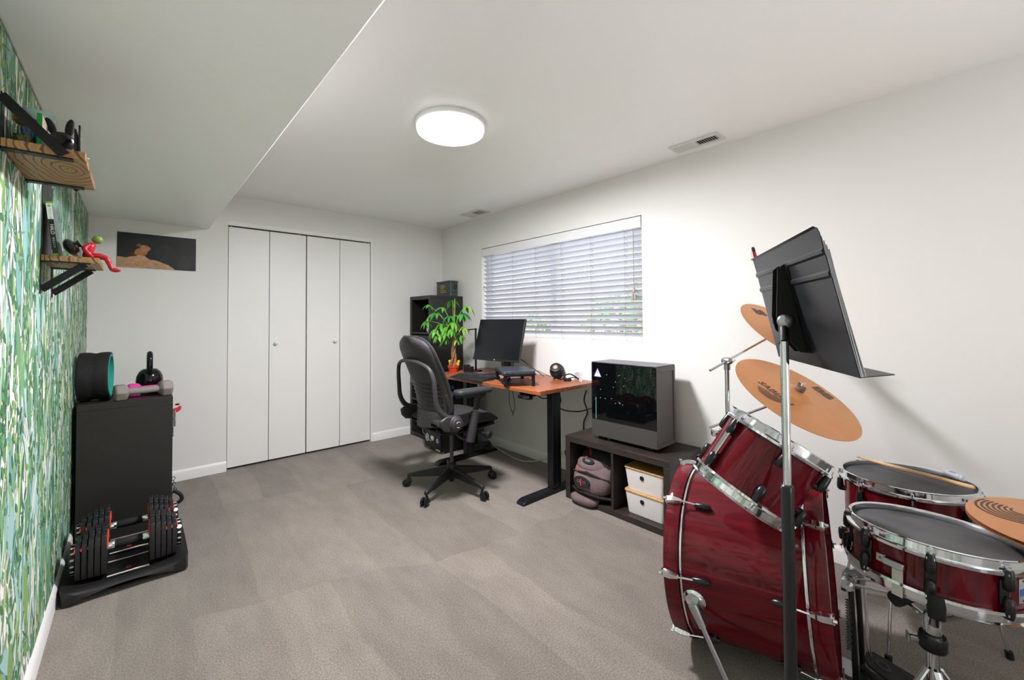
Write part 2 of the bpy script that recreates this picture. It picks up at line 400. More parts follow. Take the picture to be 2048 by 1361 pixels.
# fill light added out of view behind the camera, bounced off the ceiling
tl = T('added_fill_light', 'added fill light shaped as a low white uplighter, unseen behind the camera', 'lamp', (.98, -1.05, 0))
O('base', MB().lathe([(0, 0), (.14, 0), (.14, .012), (.02, .03), (0, .03)], 32), WHT, tl)
O('pole', MB().cyl((0, 0, .03), (0, 0, 0.50), .012, 16), WHT, tl)
O('bowl', MB().lathe([(0.012, 0.490), (0.06, 0.500), (0.13, 0.520), (0.17, 0.550), (0.164, 0.550), (0.125, 0.527), (0.06, 0.510), (0.012, 0.500)], 40, closed=True), WHT, tl)
O('fill_light_disc', MB().lathe([(0, 0.535), (.13, 0.535), (.13, 0.545), (0, 0.545)], 32), mat('fill_light_glow', '#ffffff', .4, emit='#f9f8fd', estr=FILL_LIGHT_STRENGTH), tl)
VENT = mat('vent_white', '#d9d7d2', .45); DARK = mat('duct_dark', '#151514', .9)
def vent(c, sx, sy, lab, flip):
    t = T('ceiling_vent', lab, 'vent', (c[0], c[1], ZC))
    mb = MB(); b = .022
    mb.bb((-sx/2, -sy/2, -.007), (sx/2, -sy/2+b, -.0005)).bb((-sx/2, sy/2-b, -.007), (sx/2, sy/2, -.0005)).bb((-sx/2, -sy/2+b, -.007), (-sx/2+.030, sy/2-b, -.0005)).bb((sx/2-.03, -sy/2+b, -.007), (sx/2, sy/2-b, -.0005)).bb((-sx/2+.03, -.006, -.007), (sx/2-.03, .006, -.0005))
    O('face_plate', mb, VENT, t)
    O('duct_opening', MB().bb((-sx/2+.02, -sy/2+.012, -.0015), (sx/2-.02, sy/2-.012, -.0004)), DARK, t)
    me = mesh('louver', MB().box((0, 0, 0), (sx-.058, .0012, .013)), VENT)
    for side in (-1, 1):
        n = 9
        for i in range(n):
            y = side*(.006+(sy/2-b-.006)*(i+.6)/n); O('louver', me, None, t, M=TR(0, y, -.0065, rx=side*rad(50)*flip))
    O('damper_lever', MB().bb((-.004, -sy/2+b*.3, -.018), (.004, -sy/2+b*.5, -.006)), VENT, t)
vent((2.432, 1.086), .125, .285, 'white slotted ceiling vent above the bare right wall', 1)
vent((2.42, 3.225), .15, .29, 'small white ceiling vent in the far corner above the window', 1)

# photographic print of a pika on a rock
pt = T('photo_print', 'wide dark photo print of a small brown animal sitting on a rock', 'picture', (-.108, YB, 1.594))
PW, PH = .446, .250
O('print_board', MB().bb((0, -.006, 0), (PW, -.0005, PH)), mat('print_dark', '#10120f', .35, noise=(6, (1, 1, 1)), col2='#161c1a'), pt)
MP = lambda d: Matrix(((1, 0, 0, 0), (0, 0, -1, -.006-d), (0, 1, 0, 0), (0, 0, 0, 1)))
def pic(name, pts, col, d, col2=None):
    P = [(x*PW, y*PH) for x, y in pts]
    O(name, MB().prism(P, 0, .0002, MP(d)), mat('print_'+col.strip('#'), col, .4, noise=(30, (1, 1, 1)), col2=col2 or col), pt)
pic('green_blur', [(.58+.13*cos(2*pi*i/18), .45+.28*sin(2*pi*i/18)) for i in range(18)], '#141d17', .0001, '#18241c')
pic('yellow_blur', [(.83+.08*cos(2*pi*i/18), .2+.24*max(-.8, sin(2*pi*i/18))) for i in range(18)], '#23261a', .0001, '#2a2a1c')
pic('rock', [(0, 0), (.72, 0), (.68, .06), (.63, .13), (.55, .19), (.47, .25), (.40, .26), (.36, .30), (.33, .36), (.28, .38), (.22, .37), (.17, .33), (.11, .28), (.05, .29), (0, .30)], '#b08a64', .0002, '#cfa27a')
pic('rock_facet', [(.0, .02), (.3, .05), (.5, .08), (.6, .07), (.5, .16), (.38, .22), (.25, .2), (.1, .18), (0, .2)], '#c89a70', .0004, '#a8825c')
pic('animal_haunch', [(.11, .30), (.14, .42), (.18, .47), (.23, .46), (.24, .36), (.2, .33)], '#3a2018', .0004)
pic('animal_body', [(.2, .40), (.21, .5), (.24, .56), (.29, .58), (.35, .52), (.37, .46), (.34, .38), (.3, .36), (.24, .37)], '#9c5c30', .0005, '#b97a48')
pic('animal_head', [(.27, .54), (.27, .64), (.31, .68), (.36, .66), (.40, .60), (.405, .56), (.38, .51), (.32, .49)], '#a86a3c', .0006, '#c08a5a')
pic('animal_ear', [(.23, .62), (.235, .69), (.26, .71), (.285, .67), (.27, .61)], '#5a4a40', .0007, '#a08468')
pic('animal_eye', [(.352+.008*cos(a*pi/4), .625+.014*sin(a*pi/4)) for a in range(8)], '#0a0806', .0008)
pic('animal_muzzle', [(.375, .53), (.38, .58), (.405, .57), (.398, .54)], '#8a7468', .0007, '#6a544a')
# ------------------------------------------------------------------ wall shelves on the left
def zebra():
    m = bpy.data.materials.new('zebra_wood'); m.use_nodes = True; nt = m.node_tree; b = nt.nodes['Principled BSDF']; N = nt.nodes.new; L = nt.links.new
    tc = N('ShaderNodeTexCoord'); mp = N('ShaderNodeMapping'); mp.inputs['Scale'].default_value = (1, .38, 1); mp.inputs['Location'].default_value = (-.105, -.045, 0); L(tc.outputs['Object'], mp.inputs[0])
    wv = N('ShaderNodeTexWave'); wv.wave_type = 'RINGS'; wv.rings_direction = 'Z'; wv.inputs['Scale'].default_value = 22; wv.inputs['Distortion'].default_value = 9; wv.inputs['Detail'].default_value = 3; wv.inputs['Detail Scale'].default_value = .8; wv.inputs['Detail Roughness'].default_value = .4
    L(mp.outputs[0], wv.inputs[0]); r = N('ShaderNodeValToRGB'); r.color_ramp.elements[0].color = lin('#5d3b20'); r.color_ramp.elements[1].color = lin('#b58a5c'); r.color_ramp.elements[0].position = .0; r.color_ramp.elements[1].position = .42
    e = r.color_ramp.elements.new(.8); e.color = lin('#a37848')
    L(wv.outputs['Fac'], r.inputs[0]); L(r.outputs[0], b.inputs['Base Color']); b.inputs['Roughness'].default_value = .45; return m
ZEB = zebra()
def strip(mb, a, b, w, t, n):
    """flat steel strip from a to b, width along y, thickness along n"""
    a, b, n = Vector(a), Vector(b), Vector(n).normalized(); y = Vector((0, w/2, 0)); h = n*(t/2)
    mb.loft([[p+y+h, p-y+h, p-y-h, p+y-h] for p in (a, b)])
def wall_shelf(lab, y0, y1, z0, up):
    D = .1485; th = .021
    t = T('wall_shelf', lab, 'shelf', (XL, y0, z0), group='wooden wall shelves')
    O('board', MB().bb((.003, 0, 0), (D, y1-y0, th)), ZEB, t, bev=.001)
    for yy in (.017 if up else .012, y1-y0-.017):
        b = MB(); s = 1 if up else -1; H = .135*s; z = -.002
        strip(b, (.002, yy, z-s*.004), (.002, yy, z+H*(1.02 if up else .85)), .028, .004, (1, 0, 0))
        strip(b, (.002, yy, z), (.125, yy, z), .028, .004, (0, 0, 1))
        O('bracket', b, BLKM, t)
        d = MB(); yo = yy if not up else -.0155 if yy < .1 else y1-y0+.016
        a_, b_ = Vector((.004, yo, z+H*(.90 if up else .74))), Vector((.112, yo, z+.002*s)); dn = (b_-a_).normalized(); wn_ = Vector((-dn.z, 0, dn.x))*.0115
        d.loft([[p_+wn_*(1 if q else -1)+Vector((0, y_, 0)) for q, y_ in ((0, -.002), (1, -.002), (1, .002), (0, .002))] for p_ in (a_, b_)])
        O('diagonal_brace', d, BLKM, t)
        for sx in (.04, .1):
            O('screw', MB().lathe([(0, 0), (.004, 0), (.003, .0015), (0, .002)], 10, frame((sx, yy, -.0045), (0, 0, -1))), GREY, t)
wall_shelf('higher striped wood wall shelf hung below the soffit, nearest the camera', 1.582, 1.933, 1.633, True)
wall_shelf('lower striped wood wall shelf with triangular black brackets underneath', 2.18, 2.48, 1.419, False)
ZU, ZL = 1.6541, 1.4402
GLS = mat('clear_glass', '#f4faf8', .03, trans=1., ior=1.3)
# jar with cork and herbs
t = T('glass_jar', 'small glass jar of dried herbs with a cork lid on the higher shelf', 'jar', (-.223, 1.635, ZU))
O('glass_body', MB().lathe([(0, 0), (.019, 0), (.021, .004), (.021, .045), (.015, .056), (.015, .062), (.0135, .062), (.0135, .055), (.019, .044), (.019, .004), (0, .003)], 24), GLS, t)
O('herbs', MB().lathe([(0, .0035), (.0185, .0045), (.0186, .028), (.012, .031), (0, .029)], 16), mat('herbs', '#6d6a2f', .9, bump=(300, 1, .004)), t)
O('cork_lid', MB().lathe([(0, .058), (.0130, .058), (.0132, .063), (.0175, .063), (.0185, .074), (0, .075)], 20), mat('cork', '#a2602f', .8), t)
# cup
t = T('plastic_cup', 'frosted clear cup with a dark blue band on the higher shelf', 'cup', (-.2145, 1.775, ZU))
O('cup_wall', MB().lathe([(0, 0), (.026, 0), (.0345, .142), (.033, .142), (.025, .003), (0, .003)], 32), mat('frosted', '#b9d8d4', .45, alpha=.75), t)
O('blue_band', MB().lathe([(.0285, .01), (.0340, .112), (.0343, .112), (.029, .01)], 32, closed=True), mat('navy_print', '#1b3f86', .4), t)
# green case
g = O('game_case', MB().bb((-.0045, -.012, 0), (.0045, .09, .092)), mat('green_case', '#1f9a35', .35), bev=.001, M=TR(-.193, 1.632, ZU))
tag(g, 'slim bright green case standing upright beside the black rabbit on the higher shelf', 'game case')
O('insert_sleeve', MB().bb((.0046, -.0121, .004), (.0052, .088, .088)), mat('sleeve', '#c9b8a6', .4), g)
# black rabbit figurine
t = T('rabbit_figurine', 'matte black rabbit figurine with long upright ears on the higher shelf', 'figurine', (-.160, 1.70, ZU), rz=rad(-20))
BM = mat('matte_black_vinyl', '#191818', .5)
O('body', MB().lathe([(0, 0), (.014, 0), (.017, .01), (.015, .022), (.009, .032), (0, .034)], 18), mat('mauve_vinyl', '#6d5a66', .5), t)
O('head', MB().ell((0, 0, .052), (.027, .026, .026), 24, 14), BM, t)
for dx in (-.016, .012): O('ear', MB().ell((0, 0, .022), (.010, .0065, .027), 14, 10), BM, t, M=TR(dx, .002, .07, ry=rad(8 if dx > 0 else -22)))
for dy in (-.008, .008): O('eye', MB().lathe([(0, 0), (.006, 0), (.005, .0015), (0, .002)], 14, frame((.0255, dy, .054), (1, dy*12, .05))), WHT, t)
# teal toy, flat cards, two slim black cases
t = tag(O('teal_toy', MB().tube(spline([(-.02, 0, .012), (-.005, 0, .022), (.012, 0, .017), (.028, 0, .006)]), [.006+.005*sin(pi*i/18) for i in range(19)], 10), mat('teal_vinyl', '#2c9aa6', .45), M=TR(-.146, 1.80, ZU, ry=0)), 'small curved teal toy lying behind the rabbit figurine', 'toy')
tag(O('card_stack', MB().bb((-.028, -.03, 0), (.028, .03, .0022)).bb((-.026, -.028, .0022), (.030, .028, .0044), TR(rz=.2)).bb((-.027, -.03, .0044), (.026, .03, .0062), TR(rz=-.1)), mat('card_white', '#dfe6e2', .5), M=TR(-.142, 1.66, ZU, .3)), 'little stack of white cards lying flat on the higher shelf', 'cards')
for i, (x, h) in enumerate(((-.1275, .066), (-.1195, .078))):
    c = tag(O('game_case', MB().bb((-.002, 0, 0), (.002, .075, h)), BLK2, bev=.0007, M=TR(x, 1.606, ZU)), ('shorter' if i == 0 else 'taller')+' of two slim black cases upright at the outer edge of the higher shelf', 'game case', 'slim black cases')
    O('printed_edge', MB().bb((.0021, .002, .004), (.0024, .073, h-.004)), mat('speckle', '#8a8a84', .4, noise=(300, (1, 1, 1)), col2='#1c1c1c'), c)

# lower shelf: dark art print, game case, controller, seated toy
a = tag(O('art_print', MB().bb((0, 0, 0), (.0025, .235, .285)), mat('print_smoke', '#1b1d1f', .45, noise=(9, (1, 1, 2)), col2='#34373a'), M=TR(XL+.0015, 2.190, ZL)), 'small dark art print leaning on the patterned wall behind the game case', 'picture')
for y, z in ((.16, .24), (.175, .215), (.10, .18), (.19, .17), (.06, .12)): O('ember_print', MB().bb((.0026, y, z), (.0030, y+.005, z+.012)), mat('ember', '#b0802f', .5), a)
t = T('game_case', 'game case with a white and black spine leaning on the lower shelf', 'game case', M=TR(-.2100, 2.192, ZL+.0018) @ Matrix.Rotation(rad(-6), 4, 'Y'))
O('case_shell', MB().bb((-.0145, 0, 0), (0, .135, .19)), mat('xgreen', '#6cc02c', .3), t, bev=.0015)
O('cover_sleeve', MB().bb((-.0142, -.0004, .006), (-.0003, .0, .128), mi=0).bb((-.0142, -.0004, .128), (-.0003, 0, .183), mi=1).bb((.0, .002, .006), (.0005, .13, .183), mi=2), [mat('sleeve_black', '#17181a', .3), mat('sleeve_white', '#dfe3dc', .3), mat('sleeve_art', '#5d6265', .3, noise=(18, (1, 1, 1)), col2='#8f9696')], t)
LM = frame((-.0072, -.0006, .092), (0, -1, 0), (0, 0, -1))
O('title_lettering', text_mb('HALO', .0135, M=LM), mat('print_silver', '#d6d8da', .4), t)
O('title_lettering', text_mb('R E A C H', .008, M=frame((-.0072, -.0006, .045), (0, -1, 0), (0, 0, -1))), MATS['print_silver'], t)
O('band_lettering', text_mb('XBOX 360', .0085, M=frame((-.0072, -.0006, .147), (0, -1, 0), (0, 0, -1))), mat('print_grey', '#9aa09a', .4), t)
O('band_emblem', MB().lathe([(0, 0), (.0045, 0), (0, .0006)], 14, frame((-.0072, -.0006, .175), (0, -1, 0))), MATS['print_grey'], t)
# controller standing on its grips
t = T('game_controller', 'glossy black game controller standing on edge on the lower shelf', 'controller', M=TR(-.182, 2.23, ZL+.0365, ry=rad(-26)))
rings = []
for i in range(13):
    u = -1+2*i/12; w = .075*u; hh = .030+.010*abs(u)**1.5; zc = -.004*abs(u)**2
    k = sqrt(max(1-u*u*.93, .0)); rings.append([(k*.019*cos(a), w, zc+k*hh*sin(a)) for a in [2*pi*j/16 for j in range(16)]])
O('shell', MB().loft(rings), mat('gloss_black', '#101012', .18), t)
for y in (-.045, .045): O('thumb_stick', MB().lathe([(0, 0), (.006, 0), (.006, .006), (.009, .008), (.008, .011), (0, .010)], 14, frame((.017, y*.8, .006), (1, 0, 0))), BLK, t)
# plain jointed toy seated on the shelf edge
t = T('toy_figure', 'red jointed toy figure with a green head, seated with its legs over the shelf edge', 'toy', (-.142, 2.235, ZL))
RED = mat('red_vinyl', '#b3202b', .35); GRN = mat('olive_vinyl', '#6f8a3c', .4)
O('torso', MB().loft([[(dx+rx*cos(a), ry*sin(a), z) for a in [2*pi*j/14 for j in range(14)]] for dx, z, rx, ry in ((0, .001, .012, .015), (.002, .012, .014, .017), (.005, .028, .015, .021), (.009, .045, .016, .025), (.013, .057, .011, .018), (.015, .062, .006, .006))]), RED, t)
O('head', MB().ell((.028, 0, .075), (.016, .014, .0155), 18, 12), GRN, t)
for s in (-1, 1):
    O('arm', MB().tube(spline([(.008, s*.024, .050), (-.004, s*.034, .034), (.008, s*.036, .014), (.016, s*.03, .005)], 4), [.0085]*5+[.0075]*4+[.006]*4, 10), RED, t)
    O('leg', MB().tube(spline([(.002, s*.011, .011), (.030, s*.014, .012), (.052, s*.016, .006), (.062, s*.016, -.016), (.068, s*.016, -.034)], 4), [.0105]*6+[.009]*6+[.0075]*5, 10), RED, t)
    O('foot', MB().ell((.078, s*.016, -.037), (.016, .008, .007), 14, 8), RED, t)

# ------------------------------------------------------------------ exercise corner
CABX0, CABX1, CABY0, CABY1, CABH = XL+.020, .166, 3.225, 3.640, .757
BLKSIDE = mat('black_foil', '#262321', .5, bump=(400, .15, .001))
t = T('storage_cabinet', 'black cube storage cabinet against the leaf-patterned wall', 'cabinet', (CABX0, CABY0, 0))
w, d = CABX1-CABX0, CABY1-CABY0
O('top_panel', MB().bb((0, 0, CABH-.038), (w, d, CABH)), BLKSIDE, t, bev=.001)
O('bottom_panel', MB().bb((0, 0, 0), (w, d, .038)), BLKSIDE, t, bev=.001)
for y in (0, d-.038): O('side_panel', MB().bb((0, y, .0385), (w, y+.038, CABH-.0385)), BLKSIDE, t, bev=.001)
O('middle_shelf', MB().bb((0, .038, .37), (w, d-.038, .387)), BLKSIDE, t)
O('back_panel', MB().bb((.002, .038, .038), (.010, d-.038, CABH-.038)), BLKSIDE, t)
# yoga wheel
t = T('yoga_wheel', 'ribbed black yoga wheel with a turquoise inner ring', 'yoga wheel', M=TR(-.172, 3.375, CABH+.136, rz=rad(-4)))
prof = [(.122, -.064), (.134, -.064), (.136, -.060)]
for i in range(-28, 29):
    x = i*.002; r = .136-.006*math.exp(-(x/.016)**2)+(.0007 if i % 2 else -.0004); prof.append((r, x))
prof += [(.136, .060), (.134, .064), (.122, .064)]
O('foam_tread', MB().lathe(prof, 64, frame((0, 0, 0), (1, 0, 0)), closed=True), RUB, t)
O('inner_ring', MB().lathe([(.114, -.0655), (.1225, -.0655), (.1225, .0655), (.114, .0655)], 64, frame((0, 0, 0), (1, 0, 0)), closed=True), mat('turquoise', '#35a99a', .4), t)
# kettlebell
t = T('kettlebell', 'glossy black kettlebell standing on the storage cabinet', 'kettlebell', (.064, 3.50, CABH))
KB = mat('gloss_iron', '#0d0d0f', .12)
O('bell', MB().lathe([(0, 0), (.035, 0), (.050, .012), (.062, .040), (.067, .075), (.064, .105), (.052, .132), (.035, .148), (.0, .154)], 36), KB, t)
O('handle', MB().tube(spline([(0, .046, .12), (0, .056, .165), (0, .052, .215), (0, .028, .242), (0, 0, .246), (0, -.028, .242), (0, -.052, .215), (0, -.056, .165), (0, -.046, .12)], 4), [.015]*33, 14), KB, t)
# hex dumbbells
def hexbell(name, lab, M, L, R, colr):
    t = T(name, lab, 'dumbbell', M=M); m = mat('neoprene_'+colr.strip('#'), colr, .7)
    hx = lambda r: [(r*cos(pi/3*i+pi/6*0), r*sin(pi/3*i)) for i in range(6)]
    for s in (-1, 1):
        rings = [[(s*x, a*k, b*k) for a, b in [(R*sin(pi/3*i+pi/6), R*cos(pi/3*i+pi/6)) for i in range(6)]] for x, k in ((L/2-.062, .55), (L/2-.052, .92), (L/2-.048, 1), (L/2-.012, 1), (L/2-.004, .93), (L/2, .75))]
        O('hex_head', MB().loft(rings), m, t, bev=.004, angle=30)
    O('grip', MB().lathe([(.016, -L/2+.055), (.019, -L/4), (.0205, 0), (.019, L/4), (.016, L/2-.055)], 18, frame((0, 0, 0), (1, 0, 0))), m, t)
hexbell('dumbbell', 'grey hex dumbbell at the front of the storage cabinet top', TR(.036, 3.292, CABH+.0435, rz=rad(12)), .262, .050, '#8c837f')
hexbell('dumbbell', 'pink hex dumbbell lying behind the grey one', TR(.062, 3.405, CABH+.0365, rz=rad(8)), .20, .042, '#e0409c')
O_ = tag(O('exercise_band', MB().tube(spline([(-.08, 3.40, CABH+.012), (-.10, 3.46, CABH+.012), (-.06, 3.52, CABH+.012), (-.02, 3.50, CABH+.012)], 5), .011, 10), RUB), 'black rolled exercise band lying on the cabinet behind the grey dumbbell', 'exercise band')
# things hung at the side of the cabinet
hk = T('hanging_strap', 'patterned grey strap with a red clip hung on the cabinet front', 'strap', (CABX1, 3.31, 0))
O('webbing', MB().bb((.002, -.014, .50), (.008, .014, .665), TR(0, 0, 0)).bb((.008, -.012, .56), (.018, .012, .664)), mat('strap_speckle', '#8d8a8e', .8, noise=(90, (1, 1, 1)), col2='#3a3a3d'), hk, bev=.003)
O('clip', MB().prism([(0, 0), (.018, .004), (.034, .016), (.040, .010), (.036, -.010), (.022, -.022), (.004, -.026)], -.008, .008, frame((.006, 0, .668), (0, -1, 0), (1, 0, 0))), mat('clip_red', '#d8202a', .35), hk, bev=.003)
O('clip_lever', MB().ell((.026, 0, .692), (.012, .007, .006)), BLK, hk)
hb = T('pulley_grip', 'black exercise grip on a steel chain hung low on the cabinet front', 'exercise grip', (CABX1, 3.30, 0))
for i in range(5):
    O('chain_link', MB().tube([(.008*cos(a), 0, .011*sin(a)) for a in [2*pi*j/12 for j in range(12)]], .0022, 6, closed=True), CHR, hb, M=TR(.010+.002*i, 0, .245-.017*i, rz=(pi/2 if i % 2 else 0)))
O('grip', MB().tube(spline([(.012, -.005, .172), (.036, -.01, .152), (.050, -.012, .128), (.046, -.012, .106), (.020, -.006, .092), (.004, 0, .09)], 5), .010, 10), RUB, hb)
O('strap_loop', MB().tube(spline([(.012, 0, .172), (.004, .0, .15), (.003, 0, .12), (.004, 0, .09)], 5), .005, 8), STEEL, hb)

# adjustable dumbbell pair on its cradle
cr = T('dumbbell_cradle', 'black moulded floor cradle under the pair of adjustable dumbbells', 'cradle', (-.017, 2.835, 0))
def cradle_ring(y, w, h0, h1):
    pts = []
    for i in range(13):
        u = -1+2*i/12; pts.append((u*w, y, h0+(.028*(1-u*u) if h0 < .03 else 0)+(.008 if abs(u) > .8 else 0)*0))
    for i in range(13):
        u = 1-2*i/12; pts.append((u*w, y, h1+.018*abs(u)**3))
    return pts
O('tray', MB().loft([cradle_ring(-.262, .17, .012, .030), cradle_ring(-.250, .206, .002, .046), cradle_ring(-.22, .216, .001, .052), cradle_ring(0, .218, .001, .052), cradle_ring(.22, .216, .001, .052), cradle_ring(.25, .206, .002, .046), cradle_ring(.262, .17, .012, .03)]), mat('cradle_black', '#1d1b1c', .4), cr, angle=50)
PLT = mat('plate_black', '#1f1e20', .42); RDT = mat('trim_red', '#d8371f', .4); ORG = mat('trim_orange', '#e08a3c', .4)
for yy in (-.125, .125):
    O('cradle_plate', MB().bb((-.075, yy-.085, .053), (.075, yy+.085, .058)), BLK2, cr, bev=.002)
    for dy in (-.080, .070): O('white_stripe', MB().bb((-.072, yy+dy, .0582), (.072, yy+dy+.008, .0595)), mat('stripe', '#e5e2dd', .4), cr); O('orange_stripe', MB().bb((-.072 if dy > 0 else .02, yy+dy+.008, .0582), (-.02 if dy > 0 else .072, yy+dy+.012, .0594)), ORG, cr)
    O('cradle_emblem', MB().lathe([(.005, 0), (.009, 0), (.009, .001), (.005, .001)], 16, TR(.0, yy-.035, .0581), closed=True), RDT, cr)
pl = lambda hw, hh: [(-hw*.55, -hh), (hw*.55, -hh), (hw*.9, -hh*.82), (hw, -hh*.4), (hw, hh*.45), (hw*.86, hh*.78), (hw*.36, hh*.86), (hw*.34, hh), (-hw*.34, hh), (-hw*.36, hh*.86), (-hw*.86, hh*.78), (-hw, hh*.45), (-hw, -hh*.4), (-hw*.9, -hh*.82)]
plme = [mesh('weight_plate', MB().prism(pl(.098*k, .104*k), -.0090, .0090, Matrix.Rotation(rad(90), 4, 'Y') @ Matrix.Rotation(rad(90), 4, 'Z')), PLT) for k in (1., .98, .95, .90, .84)]
rdme = mesh('red_trim', MB().prism([(-.085, .0), (.085, .0), (.080, .010), (-.080, .010)], -.0018, .0018, Matrix.Rotation(rad(90), 4, 'Y') @ Matrix.Rotation(rad(90), 4, 'Z')), RDT)
def numbers(): return mat('dial_mark', '#d8d8d8', .4)
for yy, lab in ((-.125, 'adjustable dumbbell with stacked black plates, the one nearer the camera'), (.125, 'adjustable dumbbell with stacked black plates, the one nearer the cabinet')):
    t = T('adjustable_dumbbell', lab, 'dumbbell', (-.017, 2.835+yy, .0), group='pair of adjustable dumbbells')
    zc = .166
    for s in (-1, 1):
        for i in range(5):
            x = s*(.082+i*.0205)
            p_ = O('weight_plate', plme[i], None, t, M=TR(x, 0, zc-.104*(1-(1., .98, .95, .90, .84)[i])), bev=.002)
            O('red_trim', rdme, None, t, M=TR(x+s*.0102, 0, zc+.040-.02*(1-(1., .98, .95, .90, .84)[i])))
        O('inner_collar', MB().tube([(.0, .052*cos(a), .052*sin(a)+.03) for a in [pi*j/10 for j in range(11)]], .006, 8), RDT, t, M=TR(s*.0745, 0, zc-.012))
        dl = O('selector_dial', MB().lathe([(0, 0), (.062, 0), (.064, .004), (.064, .018), (.058, .022), (0, .022)], 32, frame((s*.1725, 0, zc-.02), (s, 0, 0))), BLK2, t)
        mk = MB()
        for j in range(15):
            a = 2*pi*j/15; mk.box((s*.184, .0645*cos(a), zc-.02+.0645*sin(a)), (.012, .008, .0025), None) if False else mk.add([Matrix.Translation((s*.183, 0, zc-.02)) @ Matrix.Rotation(a, 4, 'X') @ Vector(q) for q in ((-.006, -.004, .0644), (.006, -.004, .0644), (.006, .004, .0644), (-.006, .004, .0644))], [(0, 1, 2, 3)])
        O('dial_numbers', mk, numbers(), dl)
        if s > 0: O('dial_pointer', MB().lathe([(0, 0), (.011, 0), (.010, .003), (0, .003)], 16, frame((s*.183, -.048, zc+.022), (0, -.75, .66))), mat('dial_white', '#e8e4dc', .4), dl)
        O('handle_ferrule', MB().lathe([(.019, 0), (.019, .022), (.016, .026), (.016, 0)], 20, frame((s*.073, 0, zc), (-s, 0, 0)), closed=True), CHR, t)
    O('handle_grip', MB().lathe([(0, -.05), (.0165, -.05), (.019, -.02), (.0195, 0), (.019, .02), (.0165, .05), (0, .05)], 20, frame((0, 0, zc), (1, 0, 0))), RUB, t)
# ------------------------------------------------------------------ cables
def cable(lab, pts, r, m, k=8, cat='cable', name='cable'):
    return tag(O(name, MB().tube(spline(pts, k), r, 8), m), lab, cat)
CBK = mat('cable_black', '#17171a', .5); CWH = mat('cable_white', '#cfcac0', .5)

# ------------------------------------------------------------------ tall bookcase in the corner
BX0, BX1, BY0, BY1, BH = 2.168, 2.558, 3.63, 4.042, 1.452
t = T('bookcase', 'tall narrow black-brown open bookcase in the far corner', 'bookcase', (BX0, BY0, 0))
d, w = BX1-BX0, BY1-BY0
BW = mat('bookcase_foil', '#24211f', .36, bump=(300, .08, .001))
O('top_panel', MB().bb((0, 0, BH-.038), (d, w, BH)), BW, t, bev=.001)
O('bottom_panel', MB().bb((0, 0, 0), (d, w, .038)), BW, t, bev=.001)
for y in (0, w-.038): O('side_panel', MB().bb((0, y, .0385), (d, y+.038, BH-.0385)), BW, t, bev=.001)
for i in range(1, 4): z = .038+(BH-.076)*i/4; O('shelf', MB().bb((0, .0385, z-.008), (d, w-.0385, z+.008)), BW, t)
O('back_panel', MB().bb((d-.006, .038, .038), (d, w-.038, BH-.038)), BLK, t)
O('drawer_insert', MB().bb((.012, .042, .735), (.03, w-.042, 1.05)), mat('insert_black', '#1d1b1a', .45), t, bev=.002)
t = T('white_humidifier', 'rounded white device standing on an upper shelf of the tall bookcase', 'device', (BX0+.075, BY0+.115, 1.0785))
O('body', MB().lathe([(0, 0), (.036, 0), (.044, .012), (.047, .05), (.046, .10), (.040, .135), (.026, .152), (0, .156)], 28), WHT, t)
O('status_light', MB().ell((-.046, .0, .035), (.002, .004, .004)), mat('blue_led', '#4a7bff', .3, emit='#3f6cff', estr=2), t)
t = T('plastic_bag', 'crumpled white bag in the bottom of the tall bookcase', 'bag', (BX0+.17, BY0+.235, .04))
rn = random.Random(4); rings = []
for i in range(8):
    z = .30*i/7; R = .085*(1-.55*(i/7)**2); rings.append([(R*(1+.18*rn.uniform(-1, 1))*cos(a), R*(1+.18*rn.uniform(-1, 1))*sin(a), z) for a in [2*pi*j/14 for j in range(14)]])
O('sack', MB().loft(rings), mat('bag_plastic', '#c9c2b6', .5), t, angle=60)
O('tie', MB().tube([(.045*cos(a), .045*sin(a), .24) for a in [2*pi*j/16 for j in range(16)]], .004, 6, closed=True), mat('tie_blue', '#3a6fb0', .5), t)
tag(O('power_adapter', MB().bb((-.03, -.05, 0), (.03, .05, .12)), BLK, bev=.006, M=TR(BX0+.065, BY0+.098, .0385)), 'black power adapter box in the bottom of the tall bookcase', 'adapter')
cable('thin pale cable drooping from the bottom of the tall bookcase', [(BX0+.07, BY0+.18, .2), (BX0+.02, BY0+.175, .13), (BX0+.008, BY0+.16, .07), (BX0+.012, BY0+.12, .045), (BX0+.012, BY0+.045, .042)], .0025, CWH)
# ammunition can
t = T('ammo_can', 'dark green metal ammunition can on top of the tall bookcase', 'ammo can', M=TR(2.475, 3.80, BH, rz=rad(-90)))   # local x = towards -y
AG = mat('army_green', '#3a4a41', .38); aw, al, ah = .095, .27, .150
O('can_body', MB().prism(rrect(al, aw, .012), 0, ah), AG, t, bev=.002)
ld = O('lid', MB().prism(rrect(al+.012, aw+.010, .012), ah-.004, ah+.014), AG, t, bev=.003)
O('lid_handle', MB().tube([(-.05, 0, ah+.014), (-.045, 0, ah+.021), (.045, 0, ah+.021), (.05, 0, ah+.014)], .003, 8), AG, ld)
lt = O('latch', MB().bb((al/2+.001, -.028, .040), (al/2+.009, .028, .130)), AG, t, bev=.004)
O('latch_ring', MB().tube([(al/2+.013, .002+.017*cos(a), .096+.020*sin(a)) for a in [2*pi*j/18 for j in range(18)]], .0035, 8, closed=True), BLKM, lt)
st = MB(); rn = random.Random(9)
for r, (z, n) in enumerate(((.119, 6), (.102, 7), (.085, 6), (.066, 8), (.048, 9))):
    x = -.055
    for q in range(n):
        ww = rn.uniform(.007, .012); st.box((x+ww/2, -aw/2-.0004, z), (ww, .0004, .009 if r < 3 else .007)); x += ww+.003
O('stencil_marks', st, mat('stencil_yellow', '#c79a35', .6), t)

